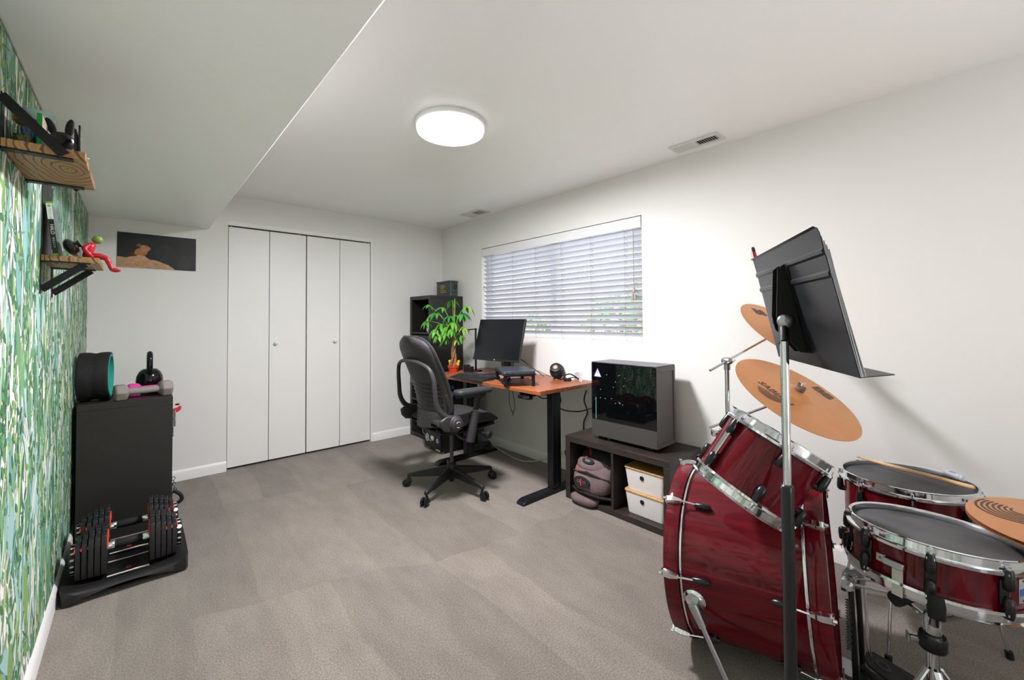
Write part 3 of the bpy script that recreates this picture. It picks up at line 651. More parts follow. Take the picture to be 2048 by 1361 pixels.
# ------------------------------------------------------------------ drawer cabinet under the desk
t = T('drawer_cabinet', 'low black drawer cabinet covered in stickers under the desk', 'cabinet', (2.035, 3.215, 0))
DX, DY, DH = .40, .285, .655
O('carcass', MB().bb((.004, 0, .02), (DX, DY, DH)), mat('drawer_black', '#171513', .4), t, bev=.002)
for i in range(4):
    z0 = .045+i*.152
    dr = O('drawer', MB().bb((-.012, .006, z0), (.004, DY-.006, z0+.148)), mat('drawer_front', '#1b1918', .35), t, bev=.002)
    O('label_holder', MB().bb((-.017, DY*.42, z0+.066), (-.012, DY*.42+.045, z0+.098)), mat('label_cream', '#d8d0bd', .5), dr)
    O('pull', MB().tube([(-.014, DY*.42+.075, z0+.075), (-.03, DY*.42+.07, z0+.066), (-.032, DY*.42+.02, z0+.058), (-.014, DY*.42+.005, z0+.062)], .0025, 8), STEEL, dr)
for x in (.03, DX-.03):
    for y in (.03, DY-.03): O('foot', MB().cyl((x, y, 0), (x, y, .02), .012), STEEL, t)
def sticker(name, poly, col, M, mb=None): O(name, mb or MB().prism(poly, 0, .0006, M), mat('sticker_'+col.strip('#'), col, .4), t)
F_ = lambda y, z, k=0: Matrix(((0, 0, -1, -.0122-k*.0004), (-1, 0, 0, y), (0, 1, 0, z), (0, 0, 0, 1)))
S_ = lambda x, z, k=0: Matrix(((1, 0, 0, x), (0, 0, -1, -.0001-k*.0004), (0, 1, 0, z), (0, 0, 0, 1)))
sticker('pink_sticker', rrect(.038, .105, .003), '#d9b9bd', F_(.245, .265))
sticker('blue_sticker', rrect(.055, .075, .012), '#3f86c8', F_(.055, .275)); sticker('orange_patch', circ(.018, 14), '#e0853a', F_(.055, .268, 1))
hexa = [(.033*cos(pi/3*i+pi/6), .037*sin(pi/3*i+pi/6)) for i in range(6)]
sticker('hexagon_sticker', hexa, '#c4cbc8', F_(.232, .115)); sticker('hexagon_inner', [(a*.72, b*.72) for a, b in hexa], '#2a302e', F_(.232, .115, 1)); sticker('hexagon_glyph', [(-.014, .012), (.014, .012), (.014, .004), (-.004, .004), (-.004, -.004), (.012, -.004), (.012, -.014), (-.014, -.014)], '#c4cbc8', F_(.232, .115, 2))
ap = []
for i in range(24):
    a = 2*pi*i/24; r = .022*(1+.10*cos(2*a)*.4)
    x, y = r*cos(a), r*1.08*sin(a)
    if y > .015 and abs(x) < .008: y -= .004
    if y < -.018 and abs(x) < .006: y += .003
    if x > .012 and -.004 < y < .016: x = .012
    ap.append((x, y))
sticker('apple_sticker', ap, '#a9c9dc', F_(.055, .115)); sticker('apple_leaf', [(0, .027), (.004, .036), (.011, .040), (.009, .031)], '#a9c9dc', F_(.055, .115))
for i in range(7): sticker('white_tag', rrect(.008, .012, .001), '#cfd2d2', F_(.075-i*.0098, .033+.0*i))
sticker('round_sticker', circ(.038, 22), '#dcdcdc', S_(.085, .52)); sticker('red_square', rrect(.022, .024, .001), '#b8342f', S_(.073, .52, 1)); sticker('blue_mark', rrect(.012, .014, .001), '#4a78b8', S_(.098, .52, 1))
sticker('blue_round_sticker', rrect(.085, .075, .02), '#2d5c94', S_(.185, .515)); sticker('red_band', rrect(.075, .024, .002), '#b0473c', S_(.185, .508, 1)); sticker('orange_arch', circ(.024, 14, (0, .012)), '#c88a52', S_(.185, .515, 1))
sticker('blue_strip', [(-.05, .02), (.0, .012), (.012, -.02), (-.012, -.02)], '#3a7cc0', S_(.125, .59)); sticker('dark_round_sticker', circ(.026, 18), '#3b342a', S_(.08, .615)); sticker('dark_round_inner', circ(.02, 18), '#15130f', S_(.08, .615, 1))

# ------------------------------------------------------------------ standing desk
def wood():
    m = bpy.data.materials.new('cherry_wood'); m.use_nodes = True; nt = m.node_tree; b = nt.nodes['Principled BSDF']; N = nt.nodes.new; L = nt.links.new
    tc = N('ShaderNodeTexCoord'); mp = N('ShaderNodeMapping'); mp.inputs['Scale'].default_value = (9, .7, 6); L(tc.outputs['Object'], mp.inputs[0])
    nz = N('ShaderNodeTexNoise'); nz.inputs['Scale'].default_value = 4; nz.inputs['Detail'].default_value = 8; nz.inputs['Distortion'].default_value = .6; L(mp.outputs[0], nz.inputs['Vector'])
    r = N('ShaderNodeValToRGB'); r.color_ramp.elements[0].color = lin('#7d4327'); r.color_ramp.elements[1].color = lin('#a9633c'); r.color_ramp.elements[0].position = .3; r.color_ramp.elements[1].position = .7
    L(nz.outputs['Fac'], r.inputs[0]); L(r.outputs[0], b.inputs['Base Color']); b.inputs['Roughness'].default_value = .38; return m
CHERRY = wood()
DKX0, DKX1, DKY0, DKY1, DZ = 1.925, 2.545, 1.888, 3.20, .74
t = T('standing_desk', 'standing desk with a cherry wood top and black T-shaped legs', 'desk', ((DKX0+DKX1)/2, (DKY0+DKY1)/2, 0))
O('desktop', MB().prism(rrect(DKX1-DKX0, DKY1-DKY0, .022), DZ-.028, DZ), CHERRY, t, bev=.003)
ycs = (2.008-(DKY0+DKY1)/2, 3.02-(DKY0+DKY1)/2); xc = 2.19-(DKX0+DKX1)/2
DKM = mat('desk_steel', '#1a1b1f', .35, .2)
for yc in ycs:
    lg = O('leg', MB().bb((xc-.042, yc-.028, .03), (xc+.042, yc+.028, .685)), DKM, t, bev=.004)
    O('inner_column', MB().bb((xc-.036, yc-.022, .685), (xc+.036, yc+.022, .705)), DKM, lg)
    O('leg_seam', MB().bb((xc-.002, yc-.0292, .04), (xc+.0005, yc-.028, .68)), STEEL if False else GREY, lg)
    pf = [(-.36+.05, 0), (.325, 0), (.325, .028), (-.30, .028), (-.32, .022), (-.335, .008), (-.33, 0)]
    ft = MB(); ring = lambda y: [(x+xc, y, z) for x, z in [(-.335, .0), (.30, 0), (.30, .026), (-.29, .030), (-.325, .018)]]
    O('foot', ft.loft([ring(yc-.036), ring(yc+.036)]), DKM, t, bev=.006)
    O('top_bracket', MB().bb((-.27, yc-.02, .690), (.27, yc+.02, .7115)), DKM, t)
O('cross_beam', MB().bb((xc-.05, ycs[0], .672), (xc-.02, ycs[1], .705)).bb((xc+.02, ycs[0], .672), (xc+.05, ycs[1], .705)), DKM, t)
O('control_box', MB().bb((.06, -.02, .67), (.16, .22, .7115)), BLK, t, bev=.003)
hs = O('handset', MB().bb((-.305, -.56+.01, .668), (-.262, -.44, .694)), BLK2, t, bev=.006)
O('handset_bracket', MB().bb((-.30, -.52, .690), (-.27, -.505, .7115)).bb((-.30, -.475, .690), (-.27, -.46, .7115)), BLK2, hs)
O('handset_button', MB().cyl((-.306, -.545, .678), (-.306, -.50, .678), .008), BLK, hs)

# monitor
MC = Matrix.Translation((2.25, 2.686, 1.036)) @ Matrix.Rotation(-1.455, 4, 'Z') @ Matrix.Rotation(-.266, 4, 'X')   # local x = width (to the right), z = up, -y = front
t = T('monitor', 'black flat computer monitor on a low V-shaped stand', 'monitor', M=MC)
O('housing', MB().bb((-.2585, .001, -.1785), (.2585, .024, .1785)), BLK, t, bev=.004)
O('screen', MB().bb((-.2555, -.0006, -.1635), (.2555, .0012, .1755)), mat('screen_off', '#15181b', .16, spec=.4), t)
O('chin', MB().bb((-.2575, -.0015, -.1780), (.2575, .001, -.1640)), BLK, t)
O('maker_emblem', MB().lathe([(0, 0), (.006, 0), (.006, .0006), (0, .0006)], 16, frame((.0, -.0016, -.1705), (0, -1, 0))), mat('emblem_silver', '#c9ccd0', .3, .6), t)
MI = MC.inverted()
sd = MB(); base = Vector((2.325, 2.66, DZ+.001))
sd.tube([MI @ Vector((2.30, 2.675, 1.02)), MI @ Vector((2.345, 2.665, .93)), MI @ Vector((2.335, 2.66, .755))], [(.035, .012)]*3, 10, flat=MI.to_3x3() @ Vector((0, 1, 0)))
O('stand_neck', sd, BLK2, t)
for dy in (.17, -.17):
    O('stand_foot', MB().loft([[MI @ Vector(q) for q in ((x, y-wd, DZ+.0012), (x, y+wd, DZ+.0012), (x, y+wd, DZ+hh), (x, y-wd, DZ+hh))] for x, y, wd, hh in ((2.345, 2.66+dy*.05, .03, .016), (2.20, 2.66+dy*.8, .022, .010), (2.125, 2.66+dy*1.1, .012, .006))]), mat('stand_steel', '#2b323a', .25, .6), t)
# keyboard
KX = TR(2.005, 2.672, DZ+.001, rz=rad(-83))
t = T('keyboard', 'black wireless keyboard with a padded wrist rest', 'keyboard', M=KX)
O('deck', MB().loft([[(x, y, z) for x in ()] for y in ()] or [[(-.185, -.115, .0), (.185, -.115, 0), (.185, -.115, .006), (-.185, -.115, .006)], [(-.187, -.05, 0), (.187, -.05, 0), (.187, -.05, .018), (-.187, -.05, .018)], [(-.187, .085, 0), (.187, .085, 0), (.187, .085, .022), (-.187, .085, .022)]]), BLK, t, bev=.003)
kme = mesh('key', MB().loft([[(-.0078, -.0078, 0), (.0078, -.0078, 0), (.0078, .0078, 0), (-.0078, .0078, 0)], [(-.006, -.006, .006), (.006, -.006, .006), (.006, .006, .006), (-.006, .006, .006)]]), mat('key_black', '#26262a', .4))
for r in range(6):
    for c in range(20): O('key', kme, None, t, M=TR(-.170+c*.0179, -.032+r*.0205, .0185+r*.0007))
# mouse + pad
tag(O('mouse_pad', MB().prism(rrect(.23, .30, .01), 0, .0022), mat('pad_rose', '#a07a78', .8), M=TR(2.16, 2.50, DZ+.0002, rz=rad(4))), 'dusty pink mouse pad on the desk between keyboard and laptop riser', 'mouse pad')
t = T('mouse', 'black contoured computer mouse under the laptop riser', 'mouse', M=TR(2.02, 2.305, DZ+.0004, rz=rad(25)))
rings = []
for i in range(11):
    u = i/10; x = -.06+.12*u; hgt = .038*sin(pi*(.12+.76*u))**.7*(1.1-.35*u); ww = .034*(sin(pi*(.06+.88*u))**.5)
    rings.append([(x, ww*cos(a), max(0.0005, hgt*sin(a))) for a in [pi*j/10 for j in range(11)]]+[(x, -ww*.8, .0004), (x, ww*.8, .0004)])
O('shell', MB().loft(rings), BLK, t, angle=60)
O('scroll_wheel', MB().cyl((.035, -.004, .030), (.035, .004, .030), .009), RUB, t)
O('thumb_light', MB().box((.02, .031, .016), (.03, .002, .006)), mat('mouse_red', '#c02838', .4), t)
# laptop riser and laptop
RM = TR(2.060, 2.275, DZ, rz=rad(-30.5))     # local x = towards wall, y = left
t = T('laptop_riser', 'black metal laptop riser standing on four legs', 'riser', M=RM)
O('platform', MB().prism(rrect(.235, .385, .012), .078, .084), BLKM, t, bev=.001)
O('rim', MB().prism(rrect(.215, .37, .01), .070, .078), BLKM, t)
for x in (-.098, .098):
    for y in (-.172, .172):
        lg = O('leg', MB().cyl((x, y, 0), (x, y, .078), .0125, 16), BLKM, t)
        O('height_pin', MB().ell((x-.0122, y-.004, .028), .0028), STEEL, lg)
t = T('laptop', 'closed dark grey laptop lying on the black riser', 'laptop', M=RM @ TR(.0, 0, .0842))
LAP = mat('laptop_grey', '#50545f', .33, .5)
O('base', MB().prism(rrect(.232, .345, .012), .0015, .0115), LAP, t, bev=.0015)
O('lid', MB().prism(rrect(.232, .345, .012), .0125, .0195), LAP, t, bev=.0015)
O('foot_strip', MB().bb((-.09, -.15, 0), (.09, -.145, .0015)).bb((-.09, .145, 0), (.09, .15, .0015)), RUB, t)
for y, ww in ((-.05, .012), (-.09, .016), (-.13, .006)): O('port', MB().bb((y-.006, -.1731, .005), (y+ww, -.1722, .0095)), BLK, t)
# speaker
t = T('desk_speaker', 'small round black desktop speaker with a tilted driver', 'speaker', M=TR(2.43, 2.19, DZ, rz=rad(180)))
O('shell', MB().lathe([(0, .012), (.030, .006), (.034, 0), (.0, 0)][::-1], 24).ell((0, 0, .062), .0585, 28, 18), mat('speaker_black', '#1c2224', .42), t)
fM = frame((.030, .012, .090), (.62, .28, .73))
O('face', MB().lathe([(0, .0105), (.038, .0105), (.043, .0085), (.044, .004), (0, .004)], 28, fM), mat('speaker_face', '#14181c', .5), t)
O('driver_cone', MB().lathe([(0, .019), (.012, .018), (.018, .0135), (.021, .0108), (0, .0105)], 24, fM), mat('cone_copper', '#c39a84', .4, .3), t)
O('dust_port', MB().lathe([(0, .0110), (.0055, .0110), (.0055, .0118), (0, .0118)], 14, fM @ TR(-.006, -.03, 0)), BLK2, t)
# lamp, pen holder, jar by the monitor
t = T('desk_lamp', 'thin black desk lamp with a long flat arm', 'lamp', (2.28, 3.045, DZ))
O('lamp_base', MB().prism(rrect(.09, .10, .008), 0, .012), BLK, t, bev=.003)
O('post', MB().cyl((0, -.01, .012), (0, -.01, .386), .009, 14), BLKM, t)
O('light_bar', MB().tube([(0, -.02, .382), (0, .21, .362)], [(.011, .006)]*2, 10, flat=(1, 0, 0)), mat('lamp_bar', '#2a3038', .3, .4), t)
t = T('pen_holder', 'black two-part pen holder at the foot of the lamp', 'pen holder', (2.195, 3.055, DZ))
O('tall_cell', MB().loft([[(x, y, z) for x, y in rrect(.05, .045, .008)] for z in (0, .062)]).loft([[(x, y, z) for x, y in rrect(.044, .039, .006)] for z in (.0625, .063)]), BLK, t, bev=.002)
O('low_cell', MB().prism(rrect(.05, .05, .008), 0, .052, TR(0, -.05, 0)), BLK2, t, bev=.002)
t = T('green_mug', 'mottled dark green ceramic pot behind the monitor stand', 'pot', (2.43, 2.77, DZ))
O('vessel', MB().lathe([(0, 0), (.05, 0), (.056, .01), (.058, .09), (.055, .115), (.05, .115), (.052, .09), (.05, .012), (0, .01)], 28), mat('green_glaze', '#33433c', .3, noise=(40, (1, 1, 1)), col2='#56695c'), t)
O('coaster', MB().lathe([(0, -.0), (.062, 0), (.062, .004), (0, .004)], 28, TR(0, 0, -.0)), BLK, t)
t = T('travel_mouse', 'small white and blue pointing device behind the laptop', 'mouse', M=TR(2.37, 2.53, DZ+.0, rz=.5))
O('shell', MB().ell((0, 0, .055), (.022, .03, .016)), WHT, t); O('stand', MB().cyl((0, 0, 0), (0, 0, .05), .012), mat('mouse_blue', '#2f6fa8', .4), t)
# clutter at the wall end of the desk
tag(O('white_box', MB().bb((-.03, -.055, 0), (.03, .055, .06)), WHT, bev=.002, M=TR(2.507, 2.115, DZ, rz=.05)), 'open-ended white carton at the wall end of the desk', 'box')
tag(O('white_card', MB().bb((-.002, -.026, 0), (.002, .026, .064)), mat('card_grey', '#d8d8d8', .5), M=TR(2.46, 1.985, DZ, rz=-.5)), 'upright pale grey card at the wall end of the desk', 'card')
t = T('headset', 'black headset with a folded boom lying beside the white carton', 'headset', M=TR(2.42, 2.05, DZ, rz=.4))
O('headband', MB().tube(spline([(-.05, .05, .012), (-.03, .03, .045), (0, .0, .052), (.03, -.03, .03), (.05, -.05, .008)], 5), [(.008, .005)]*21, 8), BLK, t)
O('ear_cup', MB().lathe([(0, 0), (.024, 0), (.028, .006), (.026, .016), (0, .018)], 20, frame((.0, .02, .001), (0, 0, 1))), RUB, t)
O('boom', MB().tube(spline([(.0, .02, .018), (.02, -.02, .025), (.06, -.05, .012), (.085, -.055, .006)], 5), .0035, 8), BLK, t)
cable('thin black cable looping from the round speaker to the headset', [(2.47, 2.155, DZ+.02), (2.46, 2.12, DZ+.006), (2.40, 2.135, DZ+.004), (2.405, 2.10, DZ+.04), (2.43, 2.075, DZ+.052)], .0022, CBK)
cable('thin black cable arching from the laptop to the round speaker', [(2.125, 2.135, DZ+.092), (2.20, 2.18, DZ+.085), (2.30, 2.20, DZ+.05), (2.375, 2.205, DZ+.02)], .002, CBK)
cable('black monitor cable hanging behind the screen', [(2.315, 2.62, .93), (2.40, 2.52, .85), (2.44, 2.42, .78), (2.46, 2.36, DZ+.004)], .004, CBK)

# under and beside the desk
cable('white network cable trailing along the baseboard behind the chair', [(2.50, 3.28, .30), (2.47, 3.17, .17), (2.465, 3.03, .05), (2.455, 2.83, .012), (2.435, 2.62, .006), (2.49, 2.50, .02), (2.53, 2.30, .10), (2.545, 2.12, .25), (2.545, 1.99, .47), (2.51, 1.95, .70)], .0042, CWH)
cable('thick black cable hanging from the right end of the desk to the low unit', [(2.42, 1.90, .69), (2.40, 1.905, .62), (2.46, 1.925, .52), (2.46, 1.96, .43), (2.47, 1.945, .30), (2.52, 1.93, .10)], .0055, CBK)
cable('black cable slung from the desk leg to the back of the computer', [(2.235, 2.05, .62), (2.30, 2.03, .55), (2.40, 1.96, .53), (2.46, 1.88, .56), (2.49, 1.78, .60), (2.47, 1.742, .62)], .0045, CBK)
cable('black cable looping under the desk top beside the right leg', [(2.05, 2.05, .695), (2.08, 2.02, .66), (2.14, 2.02, .655), (2.18, 2.04, .66)], .004, CBK)
cable('short black cable dropping behind the right desk leg', [(2.27, 2.04, .69), (2.28, 2.02, .62), (2.255, 2.03, .57), (2.235, 2.045, .55)], .0035, CBK)
cable('paired thin black cables hanging below the middle of the desk', [(2.40, 2.72, .70), (2.405, 2.725, .55), (2.40, 2.71, .46), (2.42, 2.70, .40)], .0025, CBK)
cable('second thin cable twisting down beside the paired cables', [(2.40, 2.68, .70), (2.40, 2.675, .58), (2.41, 2.66, .47), (2.40, 2.68, .38)], .0025, CBK)
cable('tangle of thin black cable on the floor behind the left desk foot', [(2.45, 3.14, .20), (2.42, 3.10, .12), (2.47, 3.08, .06), (2.40, 3.09, .012), (2.45, 3.11, .010), (2.50, 3.10, .010), (2.44, 3.10, .02)], .0025, CBK)
cable('black cable bowing out behind the left end of the low unit', [(2.30, 1.905, .20), (2.25, 1.912, .235), (2.20, 1.912, .27), (2.20, 1.908, .31), (2.26, 1.905, .34)], .003, CBK)
tag(O('power_strip', MB().bb((-.03, -.14, 0), (.03, .14, .035)), mat('strip_green', '#4c5a50', .5), bev=.004, M=TR(2.40, 3.16, 0, rz=pi/2+.05)), 'flat power strip on the floor behind the left desk foot', 'power strip')

# ------------------------------------------------------------------ potted money tree
t = T('potted_plant', 'young money tree with a braided trunk in a red pot', 'plant', (2.105, 3.135, DZ))
O('pot', MB().lathe([(0, 0), (.036, 0), (.044, .038), (.050, .040), (.051, .056), (.047, .056), (.043, .045), (0, .044)], 28), mat('red_pot', '#c23a1e', .45), t)
O('soil', MB().lathe([(0, .0465), (.0435, .0465), (.0435, .044), (0, .044)], 20), mat('soil', '#3a2a1e', .95), t)
O('yellow_ornament', MB().bb((-.05, -.008, .056), (.045, .008, .085)).ell((-.045, 0, .092), (.013, .009, .013)).ell((.040, 0, .092), (.013, .009, .013)), mat('ornament_yellow', '#e3b81f', .45), t, bev=.003, M=TR(.02, .012, 0, rz=rad(-55)))
BRK = mat('braid_bark', '#a5764e', .8, noise=(30, (1, 1, 4)), col2='#7a5234', bump=(90, .5, .002))
for k in range(3):
    pts = []
    for i in range(25):
        u = i/24; a = 2*pi*k/3+u*4.6; R = .020*(1-u*.55); pts.append((R*cos(a), R*sin(a)-.012*u, .045+.255*u))
    O('trunk_strand', MB().tube(pts, [.0135*(1-.45*i/24) for i in range(25)], 10), BRK, t)
def leaflet():
    mb = MB(); n = 8; L, w = 1., .30; rows = []
    for i in range(n+1):
        u = i/n; hw = w*.5*(sin(pi*u**.8)**.8 if 0 < u < 1 else .0); z = -.30*u*u+.06*sin(pi*u)
        rows.append([(u*L, -hw, z+.10*hw), (u*L, 0, z-.02), (u*L, hw, z+.10*hw)])
    mb.loft(rows, cap=False, closed=False); return mb
LF = [mat('leaf_a', '#4f9a34', .42, spec=.4), mat('leaf_b', '#63a83a', .42, spec=.4), mat('leaf_c', '#82ad45', .45), mat('leaf_d', '#3a8a3e', .42)]
LME = [mesh('leaflet', leaflet(), q, 70) for q in LF]
STM = mat('leaf_stem', '#7fa84a', .5)
rn = random.Random(21)
def compound(base, tip, nl, size, mi, droop=.5):
    base, tip = Vector(base), Vector(tip); mid = (base+tip)/2+Vector((0, 0, .035))
    st = O('leaf_stem', MB().tube(spline([base, mid, tip], 6), [.0032-.0012*i/12 for i in range(13)], 6), STM, t)
    d = tip-mid; az = atan2(d.y, d.x)
    for i in range(nl):
        a = az+(i-(nl-1)/2)*(4.6/nl)+rn.uniform(-.15, .15); el = rn.uniform(.0, .35)+droop*.42
        s = size*(1-.25*abs(i-(nl-1)/2)/(nl/2))*rn.uniform(.85, 1.1)
        O('leaflet', LME[mi if rn.random() < .7 else rn.randrange(4)], None, st, M=Matrix.Translation(tip) @ Matrix.Rotation(a, 4, 'Z') @ Matrix.Rotation(el, 4, 'Y') @ Matrix.Rotation(rn.uniform(-.5, .5), 4, 'X') @ Matrix.Scale(s, 4))
top = (0, -.012, .30)
# crown: (x, y, z offsets from pot base); -x -y faces the camera, image left = -x +y
for (b, e, n, s, mi, dr) in (
    ((.0, -.012, .30), (.0, .01, .640), 5, .115, 0, .7), ((0, -.012, .32), (-.10, .12, .530), 6, .125, 0, .6), ((0, -.01, .33), (-.15, .19, .455), 6, .11, 0, 1.0),
    ((0, -.012, .33), (.03, -.10, .520), 6, .115, 3, .9), ((.0, -.02, .40), (.06, -.12, .585), 4, .12, 0, .7), ((0, -.012, .33), (-.07, .06, .575), 4, .09, 3, .3),
    ((0, -.012, .32), (-.07, .09, .43), 7, .12, 1, 1.1), ((0, -.012, .32), (-.02, -.03, .45), 7, .12, 1, 1.1), ((0, -.012, .31), (-.11, .11, .385), 7, .115, 1, 1.3),
    ((0, -.012, .31), (.04, -.11, .40), 6, .10, 2, 1.1), ((0, -.012, .30), (-.06, .0, .365), 7, .115, 1, 1.1), ((0, -.012, .29), (-.09, .10, .335), 7, .11, 2, 1.2),
    ((0, -.012, .28), (.02, -.09, .325), 5, .09, 2, .9), ((0, -.012, .27), (.0, -.05, .285), 5, .075, 2, .9), ((0, -.012, .30), (.06, .06, .44), 6, .10, 1, .8), ((0, -.012, .33), (.04, .03, .51), 6, .10, 0, .8),
    ((0, -.012, .33), (-.14, .18, .60), 5, .095, 0, .4), ((0, -.012, .30), (-.04, .05, .40), 7, .12, 1, 1.2), ((0, -.012, .30), (-.05, -.05, .39), 6, .11, 0, 1.2), ((0, -.012, .28), (-.05, .05, .31), 6, .10, 1, 1.2), ((0, -.012, .33), (-.03, -.0, .50), 6, .11, 3, .9)):
    compound(b, e, n, s, mi, dr)
O('main_stem', MB().tube(spline([(0, -.012, .29), (.004, -.008, .42), (.01, -.01, .56), (.01, -.01, .655)], 5), [.006-.003*i/15 for i in range(16)], 8), STM, t)

# ------------------------------------------------------------------ low two-cube unit with the computer
KX0, KX1, KY0, KY1, KH = 2.172, 2.556, 1.142, 1.888, .418
t = T('low_cube_unit', 'low black-brown two-cube shelf unit against the right wall', 'shelf unit', (KX0, KY0, 0))
d, w = KX1-KX0, KY1-KY0
O('top_panel', MB().bb((0, 0, KH-.038), (d, w, KH)), BLKWOOD, t, bev=.001)
O('bottom_panel', MB().bb((0, 0, 0), (d, w, .038)), BLKWOOD, t, bev=.001)
for y in (0, w-.038): O('side_panel', MB().bb((0, y, .0385), (d, y+.038, KH-.0385)), BLKWOOD, t, bev=.001)
O('divider', MB().bb((0, w/2-.008, .0385), (d, w/2+.008, KH-.0385)), BLKWOOD, t)
O('back_panel', MB().bb((d-.008, .038, .038), (d, w-.038, KH-.038)), BLK, t)
# computer tower
PX0, PX1, PY0, PY1, PZ0, PZ1 = 2.252, 2.470, 1.255, 1.725, .441, .922
t = T('computer_tower', 'black computer tower with a glass side panel and mesh front', 'computer', (PX0, PY0, KH))
a, b, c0, c1 = PX1-PX0, PY1-PY0, PZ0-KH, PZ1-KH
CASE = mat('case_black', '#2b2929', .42)
O('chassis', MB().bb((.004, .016, c0), (a, b, c1-.006)), CASE, t, bev=.002)
O('top_panel', MB().bb((.001, .002, c1-.006), (a, b, c1)), mat('case_top', '#55525a', .35), t, bev=.002)
O('glass_panel', MB().bb((0, .004, c0+.105), (.0045, b-.001, c1-.007)), mat('tinted_glass', '#060708', .03, spec=.8), t)
O('shroud_panel', MB().bb((-.0005, .004, c0+.001), (.0045, b-.001, c0+.104)), mat('case_side', '#45413f', .5, bump=(500, .1, .001)), t)
fr = MB().bb((.002, 0, c0), (.024, .016, c1-.006)).bb((a-.018, 0, c0), (a, .016, c1-.006)).bb((.024, 0, c0), (a-.018, .016, c0+.022)).bb((.024, 0, c1-.036), (a-.018, .016, c1-.006))
O('front_frame', fr, mat('case_frame', '#5d5654', .45), t, bev=.0015)
def meshmat():
    m = bpy.data.materials.new('front_mesh'); m.use_nodes = True; nt = m.node_tree; bs = nt.nodes['Principled BSDF']; N = nt.nodes.new; L = nt.links.new
    tc = N('ShaderNodeTexCoord'); vo = N('ShaderNodeTexVoronoi'); vo.inputs['Scale'].default_value = 190; vo.inputs['Randomness'].default_value = 0.; L(tc.outputs['Object'], vo.inputs['Vector'])
    r = N('ShaderNodeValToRGB'); r.color_ramp.elements[0].color = lin('#0c0c0c'); r.color_ramp.elements[1].color = lin('#6a6664'); r.color_ramp.elements[0].position = .28; r.color_ramp.elements[1].position = .42
    L(vo.outputs['Distance'], r.inputs[0]); L(r.outputs[0], bs.inputs['Base Color']); bs.inputs['Roughness'].default_value = .5; return m
O('mesh_panel', MB().bb((.024, .006, c0+.022), (a-.018, .009, c1-.036)), meshmat(), t)
for x in (.03, a-.05):
    for y in (.05, b-.08): O('foot', MB().bb((x, y, 0), (x+.03, y+.05, c0)), BLK, t, bev=.002)
SY = lambda y, z, k=0: Matrix(((0, 0, -1, -.0003-k*.0003), (-1, 0, 0, y), (0, 1, 0, z), (0, 0, 0, 1)))
yy, zz = b-.05, c1-.075
O('warning_sticker', MB().prism([(-.030, -.022), (.030, -.022), (0, .034)], 0, .0003, SY(yy, zz)), mat('sticker_violet', '#7a68d8', .4), t)
O('warning_sticker_face', MB().prism([(-.025, -.0195), (.025, -.0195), (0, .0275)], 0, .0003, SY(yy, zz, 1)), mat('sticker_face', '#e6e2ec', .4), t)
O('exclamation_mark', MB().prism([(-.002, -.001), (.002, -.001), (.003, .012), (-.003, .012)], 0, .0003, SY(yy, zz, 2)).prism(circ(.002, 10, (0, -.006)), 0, .0003, SY(yy, zz, 2)), mat('mark_black', '#1c1a22', .4), t)
LEDC = mat('led_cyan', '#9fd8c8', .4, emit='#6fae9c', estr=.5)
O('status_strip', MB().bb((-.0008, b-.036, c0+.11), (-.0002, b-.034, c0+.25)), LEDC, t)
rn = random.Random(5)
for i in range(16): y_, z_ = b-.02-rn.uniform(.05, .24), c0+rn.uniform(.2, .42); O('board_light', MB().bb((-.0006, y_, z_), (-.0002, y_+.004, z_+.003)), LEDC, t)
# storage boxes
def stbox(lab, z):
    t = T('storage_box', lab, 'box', M=TR(2.325, 1.324, z), group='white storage boxes')
    W_ = mat('box_white', '#e9e3e1', .4)
    O('bin', MB().loft([[(x, y, zz_) for x, y in rrect(.235*k, .262*k, .022*k, 4)] for zz_, k in ((0, .88), (.010, .895), (.128, 1.))]), W_, t, bev=.002)
    O('lid', MB().prism(rrect(.243, .270, .024), .1285, .1375), mat('bamboo', '#c9a06a', .5, noise=(12, (1, 8, 1)), col2='#b88a55'), t, bev=.002)
    O('finger_hole', MB().lathe([(0, 0), (.0135, 0), (.0135, .0012), (0, .0012)], 22, frame((-.1145, .012, .090), (-1, 0, .08))), BLK2, t)
stbox('lower white storage box with a bamboo lid in the low unit', .0385)
stbox('upper white storage box with a bamboo lid, stacked on the other', .0385+.138)
# backpack
t = T('backpack', 'mauve-grey and black backpack stuffed into the left cube of the low unit', 'backpack', M=TR(2.300, 1.690, .038) @ Matrix.Diagonal((1.05, 1.12, 1.10, 1)))
PKM = mat('pack_fabric', '#75615f', .85, noise=(14, (1, 1, 1)), col2='#69565a', bump=(40, .4, .006)); PKB = mat('pack_black', '#1c1a1c', .8, bump=(40, .5, .006))
def blob(cx, cy, cz, a_, b_, c_, e=2.6, nu=20, nv=12, lean=0.):
    mb = MB(); rings = []
    sg = lambda v, p: math.copysign(abs(v)**p, v)
    for i in range(nv+1):
        ph = -pi/2+pi*i/nv; cz_ = sg(sin(ph), 2/e); cr_ = max(abs(cos(ph))**(2/e), .02)
        rings.append([(cx+lean*cz_+a_*cr_*sg(cos(q), 2/e), cy+b_*cr_*sg(sin(q), 2/e), cz+c_*cz_) for q in [2*pi*j/nu for j in range(nu)]])
    return mb.loft(rings)
O('main_compartment', blob(.05, 0, .150, .150, .140, .143, 3, lean=.03), PKB, t)
O('front_body', blob(-.045, .005, .125, .098, .136, .098, 2.6, lean=.03), PKM, t)
O('front_pocket', blob(-.098, .028, .100, .055, .085, .052, 2.6), PKM, t)
O('lower_flap', blob(-.115, .035, -.002, .060, .095, .030, 2.4), PKM, t)
O('upper_pocket', blob(-.055, .02, .195, .062, .100, .040, 2.4, lean=.02), PKM, t)
